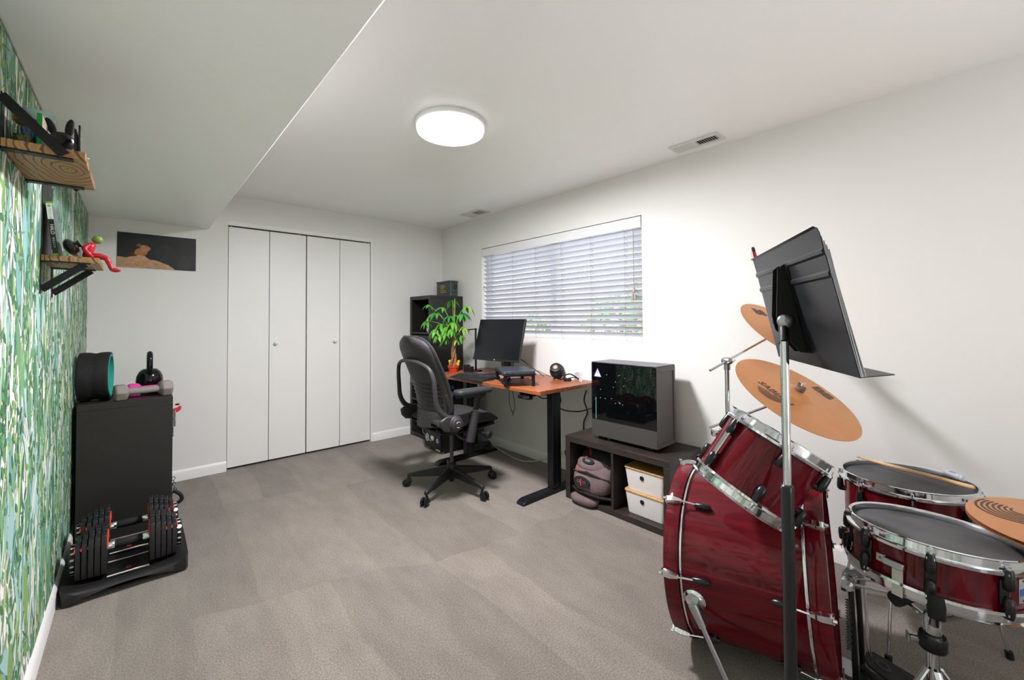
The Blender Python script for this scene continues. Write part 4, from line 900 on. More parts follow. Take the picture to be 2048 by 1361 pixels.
def arc(x, cy, z, ry, rz, a0, a1, n=14): return [(x+.02*cos(q)*0, cy+ry*cos(q), z+rz*sin(q)) for q in [a0+(a1-a0)*i/n for i in range(n+1)]]
O('zipper_trim', MB().tube([(-.137+.05*abs(cos(q))**2, .005+.132*cos(q), .165+.02*sin(q)*0-.03*abs(cos(q))) for q in [pi*i/16 for i in range(17)]], .007, 8), PKB, t)
O('zipper_trim', MB().tube([(-.150+.06*abs(cos(q))**2, .005+.134*cos(q), .050-.015*abs(cos(q))) for q in [pi*i/16 for i in range(17)]], .009, 8), PKB, t)
oval = lambda rx, rz: [(rx*cos(2*pi*i/24), rz*sin(2*pi*i/24)) for i in range(24)]
bd = O('oval_badge', MB().prism(oval(.056, .030), 0, .010, frame((-.150, .030, .108), (-1, 0, .15), (0, -1, 0))), PKB, t, bev=.002)
O('badge_lettering', text_mb('OGIO', .024, M=frame((-.1612, .030, .1095), (-1, 0, .15), (0, -1, 0))), mat('badge_grey', '#77737a', .5), bd)
b2 = O('oval_badge', MB().prism(oval(.042, .018), 0, .008, frame((-.100, .020, .218), (-.75, 0, .66), (0, -1, 0))), PKB, t, bev=.002)
O('badge_plate', MB().prism(oval(.020, .008), .008, .010, frame((-.100, .020, .218), (-.75, 0, .66), (0, -1, 0))), STEEL, b2)
PR = mat('pull_red', '#c9302e', .5)
for p0, p1 in (((-.166, .028, .128), (-.168, .026, .090)), ((-.125, .085, .172), (-.138, .070, .158)), ((-.085, .045, .238), (-.105, .035, .222)), ((-.06, -.09, .20), (-.075, -.075, .175)), ((-.04, .05, .270), (-.06, .03, .245))):
    O('zipper_pull', MB().tube([p0, p1], .0045, 8), PR, t)
O('grab_loop', MB().tube(spline([(-.03, .06, .262), (-.055, .055, .285), (-.06, .03, .285), (-.04, .02, .262)], 5), .006, 8), PKB, t)
O('shoulder_strap', MB().tube(spline([(.0, -.10, .26), (-.05, -.118, .20), (-.07, -.124, .12), (-.06, -.12, .04)], 6), [(.022, .008)]*19, 8, flat=(1, 0, 0)), PKB, t)
# ------------------------------------------------------------------ office chair
CG = mat('chair_grey', '#322f32', .5); CD = mat('chair_dark', '#1d1c1e', .45); CF = mat('chair_fabric', '#2b2829', .85, bump=(700, .2, .001)); CB = mat('chair_back_shell', '#3a3739', .55, bump=(900, .12, .001))
t = T('office_chair', 'dark grey ergonomic office chair on a black five-star caster base', 'chair', M=TR(1.695, 2.55, 0, rz=rad(0)))
O('hub', MB().lathe([(0, .048), (.017, .048), (.019, .052), (.019, .085), (.030, .095), (.036, .115), (.036, .150), (.030, .178), (.024, .182), (0, .182)], 24), CD, t)
O('gas_column', MB().lathe([(0, .18), (.0135, .18), (.0135, .43), (0, .43)], 18), mat('column_grey', '#4c4b4e', .3, .5), t)
for k in range(5):
    A = rad(-11+72*k); M = TR(rz=A)
    rg = lambda x, z, w_, h: [(x, -w_, z-h), (x, w_, z-h), (x, w_*.75, z+h*.7), (x, w_*.3, z+h), (x, -w_*.3, z+h), (x, -w_*.75, z+h*.7)]
    lg = O('base_leg', MB().loft([rg(.022, .122, .024, .034), rg(.10, .113, .021, .028), (rg(.22, .097, .017, .020)), rg(.29, .088, .015, .014), rg(.315, .083, .016, .014), rg(.325, .080, .012, .009)]), CD, t, bev=.003, M=M)
    cs = O('caster', MB().cyl((.315, 0, .05), (.315, 0, .085), .007).ell((.315, 0, .040), (.022, .010, .024)), CD, t, M=M)
    for s in (-1, 1): O('caster_wheel', MB().lathe([(0, -.008), (.024, -.008), (.028, -.004), (.028, .005), (.022, .009), (0, .010)], 22, frame((.330, s*.014, .028), (0, s, 0))), BLK2, cs)
CT = t
t = T('chair_upper', 'x', 'x', M=TR(0, 0, .06)); 
O('tilt_mechanism', MB().bb((-.10, -.075, .345), (.13, .075, .405)).bb((-.06, -.05, .325), (.07, .05, .345)), CD, t, bev=.01)
# seat
def seat_ring(x, w_, zt, zb):
    o = []
    for j in range(17):
        u = -1+2*j/16; o.append((x, u*w_, zt-.012*abs(u)**3-.010*(abs(u) > .99)))
    for j in range(17):
        u = 1-2*j/16; o.append((x, u*w_*.97, zb+.02*abs(u)**2.5))
    return o
O('seat_cushion', MB().loft([seat_ring(-.225, .16, .462, .432), seat_ring(-.215, .20, .478, .420), seat_ring(-.17, .23, .487, .412), seat_ring(-.02, .245, .490, .410), seat_ring(.12, .245, .492, .412), seat_ring(.20, .238, .484, .405), seat_ring(.245, .225, .463, .405), seat_ring(.262, .205, .440, .412)]), CF, t, angle=60)
O('seat_pan', MB().loft([seat_ring(-.215, .14, .425, .400), seat_ring(-.18, .20, .418, .368), seat_ring(-.05, .225, .416, .360), seat_ring(.12, .225, .416, .375), seat_ring(.235, .20, .412, .395)]), CD, t, angle=60)
# back shell: v from 0 (bottom) to 1 (top), u across
def bk(u, v, off=0.):
    z = .455+.575*v
    hw = .175+.055*sin(pi*min(1, .15+.62*v))+.0*v
    if v > .80: q = (v-.80)/.20; hw *= sqrt(max(0, 1-(q*.93)**2.4))*1.0
    if v < .12: hw *= .80+.20*(v/.12)
    x = -.205-.02*v-.13*max(v, 0)**1.6+.045*sin(pi*v*.95)*(1-v)*1.4-.020*sin(pi*v)
    x += (.075-.03*v)*(abs(u)**2.2)
    return Vector((x-off, u*hw, z))
rows = []
nv, nu = 22, 14
fr_, bk_ = [], []
for i in range(nv+1):
    v = i/nv
    ring = [bk(-1+2*j/nu, v, 0.018 if 0 < j < nu else .010) for j in range(nu+1)]+[bk(1-2*j/nu, v, -.012 if 0 < j < nu else -.004) for j in range(nu+1)]
    rows.append(ring)
O('back_shell', MB().loft(rows), CB, t, angle=60)
rimp = [bk(s_, v_, .004) for s_, v_ in [(-1, .02+.96*i/20) for i in range(21)]]+[bk(-1+2*i/10, 1., .004) for i in range(1, 10)]+[bk(1, .98-.96*i/20, .004) for i in range(21)]
O('back_rim', MB().tube(rimp, [(.0085, .011)]*len(rimp), 8), CG, t)
for i in range(7):
    v = .13+.052*i; pts = [bk(-.82+1.64*j/12, v+.012*(abs(-.82+1.64*j/12))**2, .0190) for j in range(13)]
    O('flex_slot', MB().tube(pts, [(.0035, .0035)]*13, 6), BLK2, t)
O('lumbar_shell', MB().loft([[bk(-1+2*j/10, v, o_) for j in range(11)]+[bk(1-2*j/10, v, o_-.012) for j in range(11)] for v, o_ in ((-.06, .045), (.02, .040), (.10, .030), (.125, .026))]), CB, t, angle=60)
# arched back frame
ap_ = [(-.09, -.262, .50), (-.17, -.262, .505), (-.235, -.255, .535), (-.275, -.246, .60), (-.285, -.243, .68), (-.292, -.238, .76), (-.305, -.205, .828), (-.325, -.12, .862), (-.333, 0, .872)]
full = ap_+[(x, -y, z) for x, y, z in ap_[:-1]][::-1]
sp = spline(full, 5); nsp = len(sp)
O('back_frame', MB().tube(sp, [(.012, .021-.007*sin(pi*i/(nsp-1))) for i in range(nsp)], 10, flat=(0, 1, 0)), CG, t)
O('frame_clip', MB().box((-.325, 0, .872), (.03, .05, .018)), CG, t, bev=.005)
for s in (-1, 1):
    O('side_link', MB().prism([(-.20, .455), (-.21, .50), (-.16, .525), (-.08, .515), (.05, .525), (.055, .475), (-.02, .44), (-.10, .415), (-.17, .425)], -.014, .014, Matrix(((1, 0, 0, -.055), (0, 0, -1, s*.262), (0, 1, 0, 0), (0, 0, 0, 1)))), CG, t, bev=.009)
    kn = O('pivot_knob', MB().lathe([(0, 0), (.050, 0), (.052, .006), (.046, .014), (.043, .015), (.043, .024), (.038, .030), (.026, .033), (0, .033)], 30, frame((-.150, s*.274, .468), (0, s, 0))), CG, t)
    O('knob_mark', MB().tube([(.018*cos(q), .018*sin(q), 0) for q in [rad(30+12*i) for i in range(11)]], .0015, 6, M=frame((-.150, s*.3075, .468), (0, s, 0))).tube([(.018*cos(q), .018*sin(q), 0) for q in [rad(230+12*i) for i in range(6)]], .0015, 6, M=frame((-.150, s*.3075, .468), (0, s, 0))), mat('mark_white', '#c9c9cc', .4), kn)
    # arm: sleeve, post, pad
    O('arm_sleeve', MB().tube([(-0.042, s*.285, .335), (-0.028, s*.287, .40), (-0.002, s*.290, .53)], [(.030, .024), (.032, .026), (.031, .025)], 14, flat=(1, 0, 0)), CG, t)
    O('arm_post', MB().tube([(-0.002, s*.290, .54), (0.008, s*.290, .585), (0.020, s*.290, .618), (0.028, s*.290, .638)], [(.020, .013), (.021, .013), (.026, .016), (.045, .024)], 12, flat=(1, 0, 0)), CD, t)
    pd = O('arm_pad', MB().loft([[(x, s*.290+y*k, z) for x, y in [(a*1., b) for a, b in rrect(.295*(.96 if zi in (0, 3) else 1), .098, .042, 6)]] for zi, (z, k) in enumerate(((.652, .9), (.660, 1.), (.676, 1.), (.684, .92)))], M=TR(-.018, 0, 0)), mat('arm_pad_grey', '#2c2f31', .5), t, bev=.002, angle=50)
    O('pad_base', MB().prism(rrect(.19, .07, .03), 0.633, .653, TR(-.02, s*.29, 0)), CD, t, bev=.004)
    O('arm_yoke', MB().tube(spline([(-.02, s*.06, .375), (-.03, s*.15, .340), (-.025, s*.23, .335), (-.04, s*.283, .350)], 5), [(.014, .018)]*16, 10), CG, t)
O('height_lever', MB().cyl((.03, -.10, .375), (.095, -.315, .362), .012).lathe([(0, 0), (.020, 0), (.027, .006), (.027, .020), (.022, .026), (0, .026)], 20, frame((.09, -.300, .363), (.28, -.96, -.05))), CD, t)
O('tension_knob', MB().lathe([(0, 0), (.016, 0), (.018, .010), (.014, .018), (0, .018)], 18, frame((-.03, -.245, .40), (0, -1, 0))), CD, t)
O('lumbar_slider', MB().loft([[bk(.93*-1, v, .012)+Vector(q) for q in ((0, -.010, 0), (0, .006, 0), (-.014, .004, 0), (-.014, -.008, 0))] for v in (.20, .28, .34)]), CG, t, bev=.003)
for ch in list(t.children):
    ch.parent = CT; ch.matrix_basis = TR(0, 0, .06) @ ch.matrix_basis
bpy.data.objects.remove(t); t = CT

# ------------------------------------------------------------------ drum kit
def lacquer():
    m = bpy.data.materials.new('red_lacquer'); m.use_nodes = True; nt = m.node_tree; b = nt.nodes['Principled BSDF']; N = nt.nodes.new; L = nt.links.new
    tc = N('ShaderNodeTexCoord'); mp = N('ShaderNodeMapping'); mp.inputs['Scale'].default_value = (14, 14, 1.2); L(tc.outputs['Object'], mp.inputs[0])
    nz = N('ShaderNodeTexNoise'); nz.inputs['Scale'].default_value = 3; nz.inputs['Detail'].default_value = 6; L(mp.outputs[0], nz.inputs['Vector'])
    r = N('ShaderNodeValToRGB'); r.color_ramp.elements[0].color = lin('#46020f'); r.color_ramp.elements[1].color = lin('#6e0819'); r.color_ramp.elements[0].position = .3; r.color_ramp.elements[1].position = .75
    L(nz.outputs['Fac'], r.inputs[0]); L(r.outputs[0], b.inputs['Base Color']); b.inputs['Roughness'].default_value = .5; b.inputs['Specular IOR Level'].default_value = .05; b.inputs['Coat Weight'].default_value = .6; b.inputs['Coat Roughness'].default_value = .03; return m
LAC = lacquer()
HEAD = mat('drum_head_dark', '#47464a', .7, noise=(5, (1, 1, 1)), col2='#5a5858', bump=(250, .25, .001))
WHEAD = mat('drum_head_white', '#cfccc4', .5)
LUG = mat('lug_black', '#161619', .28)

def lug_mesh(double=False):
    mb = MB()   # origin on shell, +x outward, +z towards the hoop
    rg = lambda z, a_, b_: [(.017+a_*cos(q)-.004, b_*sin(q), z) for q in [2*pi*j/12 for j in range(12)]]
    mb.loft([rg(-.014, .006, .006), rg(-.008, .011, .011), rg(.006, .012, .0125), rg(.026, .0105, .010), rg(.034, .0085, .008)])
    mb.cyl((-.003, 0, -.006), (.013, 0, -.006), .010, 12)
    return mesh('lug', mb, LUG)
LUGM = lug_mesh()
def hoop_profile(Rs, R, z, s):
    """flanged steel hoop; z = rim height, s=+1 rim up"""
    return [(Rs+.002, z-s*.031), (R, z-s*.033), (R+.001, z-s*.026), (Rs+.007, z-s*.022), (Rs+.006, z-s*.005), (R-.004, z-s*.001), (R-.006, z+s*.0012), (Rs+.003, z-s*.002), (Rs+.002, z-s*.01)]
def drum(t, R, H, n, phase, lugs_bottom=True, top=HEAD, bottom=WHEAD, double=False, off=.085):
    Rs = R-.015
    O('shell', MB().lathe([(Rs-.006, .028), (Rs, .026), (Rs, H-.026), (Rs-.006, H-.028)], 96, closed=True), LAC, t)
    O('hoop', MB().lathe(hoop_profile(Rs, R, H, 1), 96, closed=True), CHR, t)
    O('hoop', MB().lathe(hoop_profile(Rs, R, 0, -1), 96, closed=True), CHR, t)
    O('batter_head', MB().lathe([(0, H-.014), (Rs-.012, H-.014), (Rs-.004, H-.017), (Rs+.002, H-.024), (Rs, H-.026), (0, H-.018)], 64), top, t)
    O('bottom_head', MB().lathe([(0, .012), (Rs-.012, .012), (Rs, .020), (0, .016)], 48), bottom, t)
    for k in range(n):
        A = phase+2*pi*k/n; ca, sa = cos(A), sin(A); rm = R-.001
        ends = ((H, 1),) if not lugs_bottom else ((H, 1), (0, -1))
        for z, s in ends:
            zl = z-s*off if not double else H/2+s*.022
            lu = O('lug', LUGM, None, t, M=Matrix.Translation((Rs*ca, Rs*sa, zl)) @ Matrix.Rotation(A, 4, 'Z') @ (Matrix.Rotation(pi, 4, 'X') if s < 0 else Matrix()))
            rod = MB().tube([((Rs+.013)*ca, (Rs+.013)*sa, zl+s*.03), ((Rs+.013)*ca, (Rs+.013)*sa, z-s*.02)], .0032, 8)
            rod.lathe([(0, 0), (.007, 0), (.007, .004), (.0045, .005), (.0045, .013), (0, .014)], 10, frame(((Rs+.013)*ca, (Rs+.013)*sa, z-s*.026), (0, 0, s)))
            rod.box((0, 0, 0), (.016, .016, .006), Matrix.Translation(((Rs+.013)*ca, (Rs+.013)*sa, z-s*.029)) @ Matrix.Rotation(A, 4, 'Z'))
            O('tension_rod', rod, CHR, t)
    return t
# bass drum: local z = axis pointing to the front head
BA = Vector((-.1920, .9788, -.0716)).normalized(); BF = Vector((1.644, .792, .3104)); BL, BR_ = .4585, .3053
BMX = frame(BF-BA*BL, BA, (-1, 0, 0))       # local x = towards the camera side
t = T('bass_drum', 'large glossy dark red bass drum lying on its side on spurs', 'drum', M=BMX)
Rs = .287
O('shell', MB().lathe([(Rs-.008, .045), (Rs, .043), (Rs, BL-.043), (Rs-.008, BL-.045)], 128, closed=True), LAC, t)
for z0, z1 in ((0, .047), (BL-.047, BL)):
    O('wood_hoop', MB().lathe([(Rs+.004, z0), (BR_-.001, z0), (BR_, z0+.002), (BR_, z1-.002), (BR_-.001, z1), (Rs+.004, z1)], 128, closed=True), LAC, t)
for z0 in (.049, BL-.057):
    O('hoop_inlay', MB().lathe([(Rs-.001, z0), (Rs+.0085, z0), (Rs+.0095, z0+.002), (Rs+.0095, z0+.007), (Rs+.0085, z0+.009), (Rs-.001, z0+.009)], 128, closed=True), CHR, t)
O('batter_head', MB().lathe([(0, .028), (Rs-.02, .028), (Rs+.003, .020), (Rs+.003, .03), (0, .031)], 64), WHEAD, t)
O('front_head', MB().lathe([(0, BL-.028), (Rs-.02, BL-.028), (Rs+.003, BL-.020), (Rs+.003, BL-.03), (0, BL-.031)], 64), HEAD, t)
def claw_mesh():
    mb = MB()   # origin on hoop outer radius, +x outward, +z towards drum middle
    rg = lambda z, w_, a_, b_: [(a_, -w_, z), (b_, -w_*.6, z), (b_, w_*.6, z), (a_, w_, z)]
    mb.loft([rg(-.026, .011, -.012, .004), rg(-.022, .014, -.002, .010), rg(.0, .014, .001, .014), rg(.018, .009, .001, .012), rg(.028, .006, .002, .010)])
    mb.bb((-.020, -.011, -.028), (.006, .011, -.0235)); mb.cyl((.008, 0, -.034), (.008, 0, -.024), .005, 8)
    return mesh('claw', mb, CHR)
CLAW = claw_mesh()
BLUG = mesh('lug', MB().loft([[(.010+a_*cos(q), b_*sin(q), z) for q in [2*pi*j/12 for j in range(12)]] for z, a_, b_ in ((-.030, .004, .004), (-.022, .0095, .0095), (-.004, .012, .012), (.018, .009, .009), (.026, .006, .006))]).cyl((-.004, 0, -.012), (.010, 0, -.012), .011, 12), LUG)
for k in range(8):
    A = rad(4)+2*pi*k/8
    for end in (0, 1):
        RM_ = Matrix.Rotation(A, 4, 'Z'); flip = Matrix.Rotation(pi, 4, 'X') if end else Matrix()
        zc, zl = (.022, .115) if not end else (BL-.022, BL-.115)
        O('claw', CLAW, None, t, M=RM_ @ Matrix.Translation((BR_, 0, zc)) @ flip)
        O('lug', BLUG, None, t, M=RM_ @ Matrix.Translation((Rs, 0, zl)) @ (Matrix() if end else Matrix.Rotation(pi, 4, 'X')))
        O('tension_rod', MB().tube([(BR_+.009, 0, zc), (Rs+.012, 0, zl)], .0031, 8, M=RM_), CHR, t)
IB = BMX.inverted()
def spur(side, foot, brA):
    pl_ = Vector((Rs*cos(brA), Rs*sin(brA), BL-.090)); n_ = Vector((cos(brA), sin(brA), 0)); ft = IB @ Vector(foot)
    br = O('spur_bracket', MB().lathe([(0, -.004), (.034, -.004), (.035, .004), (.028, .009), (.026, .012), (0, .014)], 28, frame(pl_, n_)), CHR, t)
    q = pl_+n_*.024
    O('spur_joint', MB().tube([q-Vector((0, 0, .0)), q+(ft-q)*.22], [(.017, .014), (.013, .011)], 12), STEEL, br)
    e = q+(ft-q)*.84
    O('spur_leg', MB().tube([q+(ft-q)*.15, e], .0085, 12).tube([q+(ft-q)*.72, q+(ft-q)*.80], .013, 12).tube([e, ft], .006, 10), STEEL, t)
    O('spur_tip', MB().tube([ft+(q-ft)*.06, ft], [.010, .007], 10), RUB, t)
spur(-1, (1.37, .50, .004), rad(-10)); spur(1, (2.02, .70, .004), rad(190))

# rack tom
TNV = Vector((.349, -.4154, .84)).normalized(); k_ = .90; TC = Vector((1.522*k_, .557*k_, 1.2-(1.2-.598)*k_))
t = T('rack_tom', 'small glossy red tom drum tilted over the bass drum', 'drum', M=frame(TC, TNV, (-1, 0, 0)))
TR_, TH = .1675*k_, .252*k_
drum(t, TR_, TH, 6, rad(22), off=.066)
O('suspension_bar', MB().bb((TR_-.004, -.009, .02), (TR_+.003, .009, TH-.012), Matrix.Rotation(rad(-38), 4, 'Z')), CHR, t, bev=.002)
O('badge', MB().bb((TR_-.016, -.016, .09), (TR_-.0138, .016, .13), Matrix.Rotation(rad(160), 4, 'Z')), CHR, t, bev=.002)
# tom holder: arm from the bass drum to the tom
iT = frame(TC, TNV, (-1, 0, 0))
hp = iT @ Vector((-.05, -TR_-.004, .10)); hb = BMX @ Vector((0.06, 0, 0)); 
topb = BF-BA*.16+Vector((0, 0, .285))
th = T('tom_holder', 'chrome tom holder arm rising from the bass drum shell', 'drum hardware', (topb.x, topb.y, topb.z))
o_ = topb
O('base_plate', MB().lathe([(0, -.004), (.030, -.004), (.030, .008), (.018, .014), (0, .014)], 24), CHR, th)
O('post', MB().cyl((0, 0, .0), (0, 0, .20), .0125, 16), CHR, th)
O('clamp', MB().bb((-.02, -.02, .16), (.02, .02, .20)).cyl((.0, -.03, .18), (0, .03, .18), .008), STEEL, th, bev=.005)
pA = Vector((0, 0, .185)); pB = iT @ Vector((TR_*cos(rad(128)), TR_*sin(rad(128)), TH*.55))-o_
O('l_arm', MB().tube(spline([pA, pA+(pB-pA)*.6+Vector((0, 0, .01)), pB], 6), .0075, 12), CHR, th)

# floor tom
t = T('floor_tom', 'glossy dark red floor tom by the wall with a drumstick on it', 'drum', M=frame((2.217-.023*.33, .2017-.01*.33, .5895-.35), (.023, .01, 1)))
FH = .35; drum(t, .2014, FH, 8, rad(180+10))
for A in (rad(172), rad(60), rad(290)):
    c_, s_ = cos(A), sin(A); r0 = .2014+.010
    lb = O('leg_bracket', MB().bb((.186, -.018, .085), (.222, .018, .125), Matrix.Rotation(A, 4, 'Z')), CHR, t, bev=.004)
    O('bracket_screw', MB().cyl((.215, -.04, .105), (.215, -.012, .105), .009, 10, M=Matrix.Rotation(A, 4, 'Z')), LUG, lb)
    O('leg', MB().tube([(r0*c_, r0*s_, .24), (r0*c_, r0*s_, .0), ((r0+.01)*c_, (r0+.01)*s_, -.05), ((r0+.05)*c_, (r0+.05)*s_, -.2385)], .0052, 10), CHR, t)
    O('leg_tip', MB().tube([((r0+.046)*c_, (r0+.046)*s_, -.215), ((r0+.05)*c_, (r0+.05)*s_, -.2385)], .011, 10), RUB, t)
# stick and case on the floor tom
FM = frame((2.217, .2017, .5895), (.023, .01, 1))
tip, butt = Vector((.121, .166, .0105)), Vector((-.030, -.180, .0105)); dv = (tip-butt); Ls = dv.length
t = T('drumstick', 'pale wooden drumstick lying across the floor tom', 'drumstick', M=FM @ frame(butt, dv, (0, 0, 1)))
HK = mat('hickory', '#d9b283', .45, noise=(6, (1, 1, .2)), col2='#cfa573')
O('shaft', MB().lathe([(0, 0), (.0050, .0004), (.0070, .003), (.0074, .008), (.0074, Ls*.66), (.0058, Ls*.82), (.0033, Ls*.945), (.003, Ls*.955)], 18), HK, t)
O('tip', MB().ell((0, 0, Ls-.008), (.0044, .0044, .0085), 14, 10), HK, t)
wrap = lambda v: Vector((.00765*cos(v.y/.0074), .00765*sin(v.y/.0074), v.z)) if False else v
def on_stick(zc):
    def f(v):
        a = rad(35)+v.y/.0074; return Vector((.0077*cos(a), .0077*sin(a), zc+v.x))
    return f
O('brand_lettering', text_mb('VIC FIRTH', .014, conform=on_stick(Ls*.46), bold=.0004, M=Matrix.Rotation(pi, 4, 'Z')), mat('ink_black', '#16130f', .5), t)
O('model_lettering', text_mb('AMERICAN CLASSIC', .0062, conform=on_stick(Ls*.27), M=Matrix.Rotation(pi, 4, 'Z')), mat('ink_red', '#c23a24', .5), t)
ca, cb_ = Vector((.156, -.105, .0)), Vector((.100, -.152, .0)); dc = cb_-ca
t = T('plastic_case', 'little clear plastic tube case on the rim of the floor tom', 'case', M=FM @ frame(ca+Vector((0, 0, .004)), dc, (0, 0, 1)))
PLC = mat('clear_plastic', '#e9ecf2', .25, alpha=.55)
O('tube', MB().lathe([(0, 0), (.011, 0), (.0115, .003), (.0115, .062), (0, .062)], 18, TR(.0, 0, 0)), PLC, t)
O('cap', MB().lathe([(0, .062), (.0095, .062), (.0095, .073), (0, .075)], 18), PLC, t)
O('label_print', MB().lathe([(.0117, .018), (.0117, .045)], 10, a0=rad(-40), a1=rad(40)), mat('label_blue', '#7f8fc0', .4), t)

# snare
SNV = Vector((.094, -.022, .995)).normalized(); SH = .150; ST = Vector((1.6829, .1011, .6049)); SB = ST-SNV*SH
t = T('snare_drum', 'dark red snare drum with a grey head in front of the floor tom', 'drum', M=frame(SB, SNV, (-1, 0, 0)))
drum(t, .188, SH, 8, rad(2.5), double=True)
SRs = .173
for k in range(8):
    A = rad(2.5)+2*pi*k/8; O('lug_base', MB().box((SRs+.003, 0, SH/2), (.010, .022, .062), Matrix.Rotation(A, 4, 'Z')), LUG, t, bev=.004)
A = rad(-24); RM_ = Matrix.Rotation(A, 4, 'Z')
sb = O('snare_butt_plate', MB().bb((SRs-.001, -.032, .060), (SRs+.004, -.010, .082)).bb((SRs+.002, -.012, .062), (SRs+.012, .036, .080)), STEEL, t, bev=.002, M=RM_)
O('snare_strap', MB().bb((SRs+.008, .010, -.004), (SRs+.010, .034, .064)), mat('strap_clear', '#c9c6bb', .4), sb)
O('plate_screw', MB().lathe([(0, 0), (.004, 0), (.003, .002), (0, .0025)], 12, frame((SRs+.004, -.022, .071), (1, 0, 0))), mat('brass', '#b39255', .3, .8), sb)
bdg = O('badge', MB().bb((SRs-.001, -.016, .046), (SRs+.0015, .016, .104)), mat('badge_silver', '#c5c8cc', .25, .7), t, bev=.002, M=Matrix.Rotation(rad(68), 4, 'Z'))
O('badge_stripe', MB().bb((SRs+.0015, -.0158, .064), (SRs+.002, .0158, .080)), mat('badge_blue', '#2f62b4', .35), bdg)
O('badge_letter', text_mb('S', .013, M=frame((SRs+.0023, .009, .072), (1, 0, 0), (0, 1, 0))), WHT, bdg)
for zz in (.052, .098): O('badge_screw', MB().lathe([(0, 0), (.003, 0), (0, .002)], 10, frame((SRs+.0015, .0, zz), (1, 0, 0))), BLK, bdg)
# snare stand
SC_ = SB-SNV*.0
t = T('snare_stand', 'chrome snare drum stand with rubber-tipped basket arms', 'drum stand', (SC_.x, SC_.y, 0))
zB = SC_.z-.055
O('lower_tube', MB().cyl((0, 0, .10), (0, 0, .30), .0145, 18), CHR, t)
O('upper_tube', MB().cyl((0, 0, .28), (0, 0, zB+.01), .0115, 18).lathe([(0, zB-.09), (.018, zB-.09), (.020, zB-.08), (.020, zB-.045), (.016, zB-.03), (0, zB-.03)], 22), CHR, t)
O('height_collar', MB().lathe([(.013, .272), (.028, .272), (.031, .278), (.031, .306), (.028, .312), (.013, .312)], 28, closed=True), LUG, t)
O('collar_wing', MB().bb((.028, -.006, .282), (.055, .006, .296)).bb((.05, -.012, .276), (.055, .012, .302)), STEEL, t, bev=.003, M=Matrix.Rotation(rad(110), 4, 'Z'))
for A in (rad(186), rad(306), rad(66)):
    c_, s_ = cos(A), sin(A); rr = .193
    e = Vector((rr*c_, rr*s_, 0)); zt = (SB.z-(e.x*SNV.x+e.y*SNV.y)/SNV.z)
    ar = O('basket_arm', MB().tube([(.014*c_, .014*s_, zB-.05), (.06*c_, .06*s_, zB-.035), (.15*c_, .15*s_, zt-.026), ((rr+.004)*c_, (rr+.004)*s_, zt-.012)], [(.010, .0025)]*4, 8, flat=(-s_, c_, 0)), CHR, t)
    O('rubber_tip', MB().tube([((rr+.002)*c_, (rr+.002)*s_, zt-.016), ((rr+.010)*c_, (rr+.010)*s_, zt+.018), ((rr+.006)*c_, (rr+.006)*s_, zt+.042)], [(.016, .007), (.017, .008), (.014, .006)], 10, flat=(-s_, c_, 0)), RUB, ar)
    O('arm_rivet', MB().lathe([(0, 0), (.005, 0), (0, .003)], 10, frame((.03*c_-.011*s_, .03*s_+.011*c_, zB-.044), (-s_, c_, 0))), STEEL, ar)
for k, A in enumerate((rad(135), rad(210), rad(282))):
    c_, s_ = cos(A), sin(A)
    lg = O('tripod_leg', MB().tube([(.018*c_, .018*s_, .22), (.10*c_, .10*s_, .10), (.23*c_, .23*s_, .012)], [(.009, .0035)]*3, 8, flat=(-s_, c_, 0)), CHR, t)
    O('tripod_brace', MB().tube([(.016*c_, .016*s_, .105), (.09*c_, .09*s_, .108)], [(.007, .0025)]*2, 8, flat=(-s_, c_, 0)), CHR, lg)
    O('rubber_foot', MB().ell((.235*c_, .235*s_, .0125), (.016, .016, .012), 12, 8), RUB, lg)

# cymbals
def bronze():
    m = bpy.data.materials.new('bronze'); m.use_nodes = True; nt = m.node_tree; b = nt.nodes['Principled BSDF']; N = nt.nodes.new; L = nt.links.new
    b.inputs['Base Color'].default_value = lin('#d99660'); b.inputs['Metallic'].default_value = .75; b.inputs['Roughness'].default_value = .34
    tc = N('ShaderNodeTexCoord'); sx = N('ShaderNodeSeparateXYZ'); L(tc.outputs['Object'], sx.inputs[0])
    cb = N('ShaderNodeCombineXYZ'); L(sx.outputs[0], cb.inputs[0]); L(sx.outputs[1], cb.inputs[1])
    ln = N('ShaderNodeVectorMath'); ln.operation = 'LENGTH'; L(cb.outputs[0], ln.inputs[0])
    mu = N('ShaderNodeMath'); mu.operation = 'MULTIPLY'; mu.inputs[1].default_value = 2200.; L(ln.outputs['Value'], mu.inputs[0])
    sn = N('ShaderNodeMath'); sn.operation = 'SINE'; L(mu.outputs[0], sn.inputs[0])
    bp = N('ShaderNodeBump'); bp.inputs['Strength'].default_value = .25; bp.inputs['Distance'].default_value = .0008; L(sn.outputs[0], bp.inputs['Height']); L(bp.outputs[0], b.inputs['Normal'])
    nz = N('ShaderNodeTexNoise'); nz.inputs['Scale'].default_value = 7; nz.inputs['Detail'].default_value = 5; L(tc.outputs['Object'], nz.inputs['Vector'])
    r = N('ShaderNodeValToRGB'); r.color_ramp.elements[0].color = lin('#cf8c58'); r.color_ramp.elements[1].color = lin('#dfa06c'); L(nz.outputs['Fac'], r.inputs[0]); L(r.outputs[0], b.inputs['Base Color'])
    return m
BRZ = bronze(); INK = mat('cymbal_ink', '#4a3527', .5)
def cyh(r, R, s=1):
    """height of the cymbal surface over its rim plane at radius r"""
    bell = .26*R; bow = .040*R*2*(1-(r/R)**1.6)*.55
    if r < bell: bow += .020*R/.2286*(1-(r/bell)**2.2)
    return bow*s
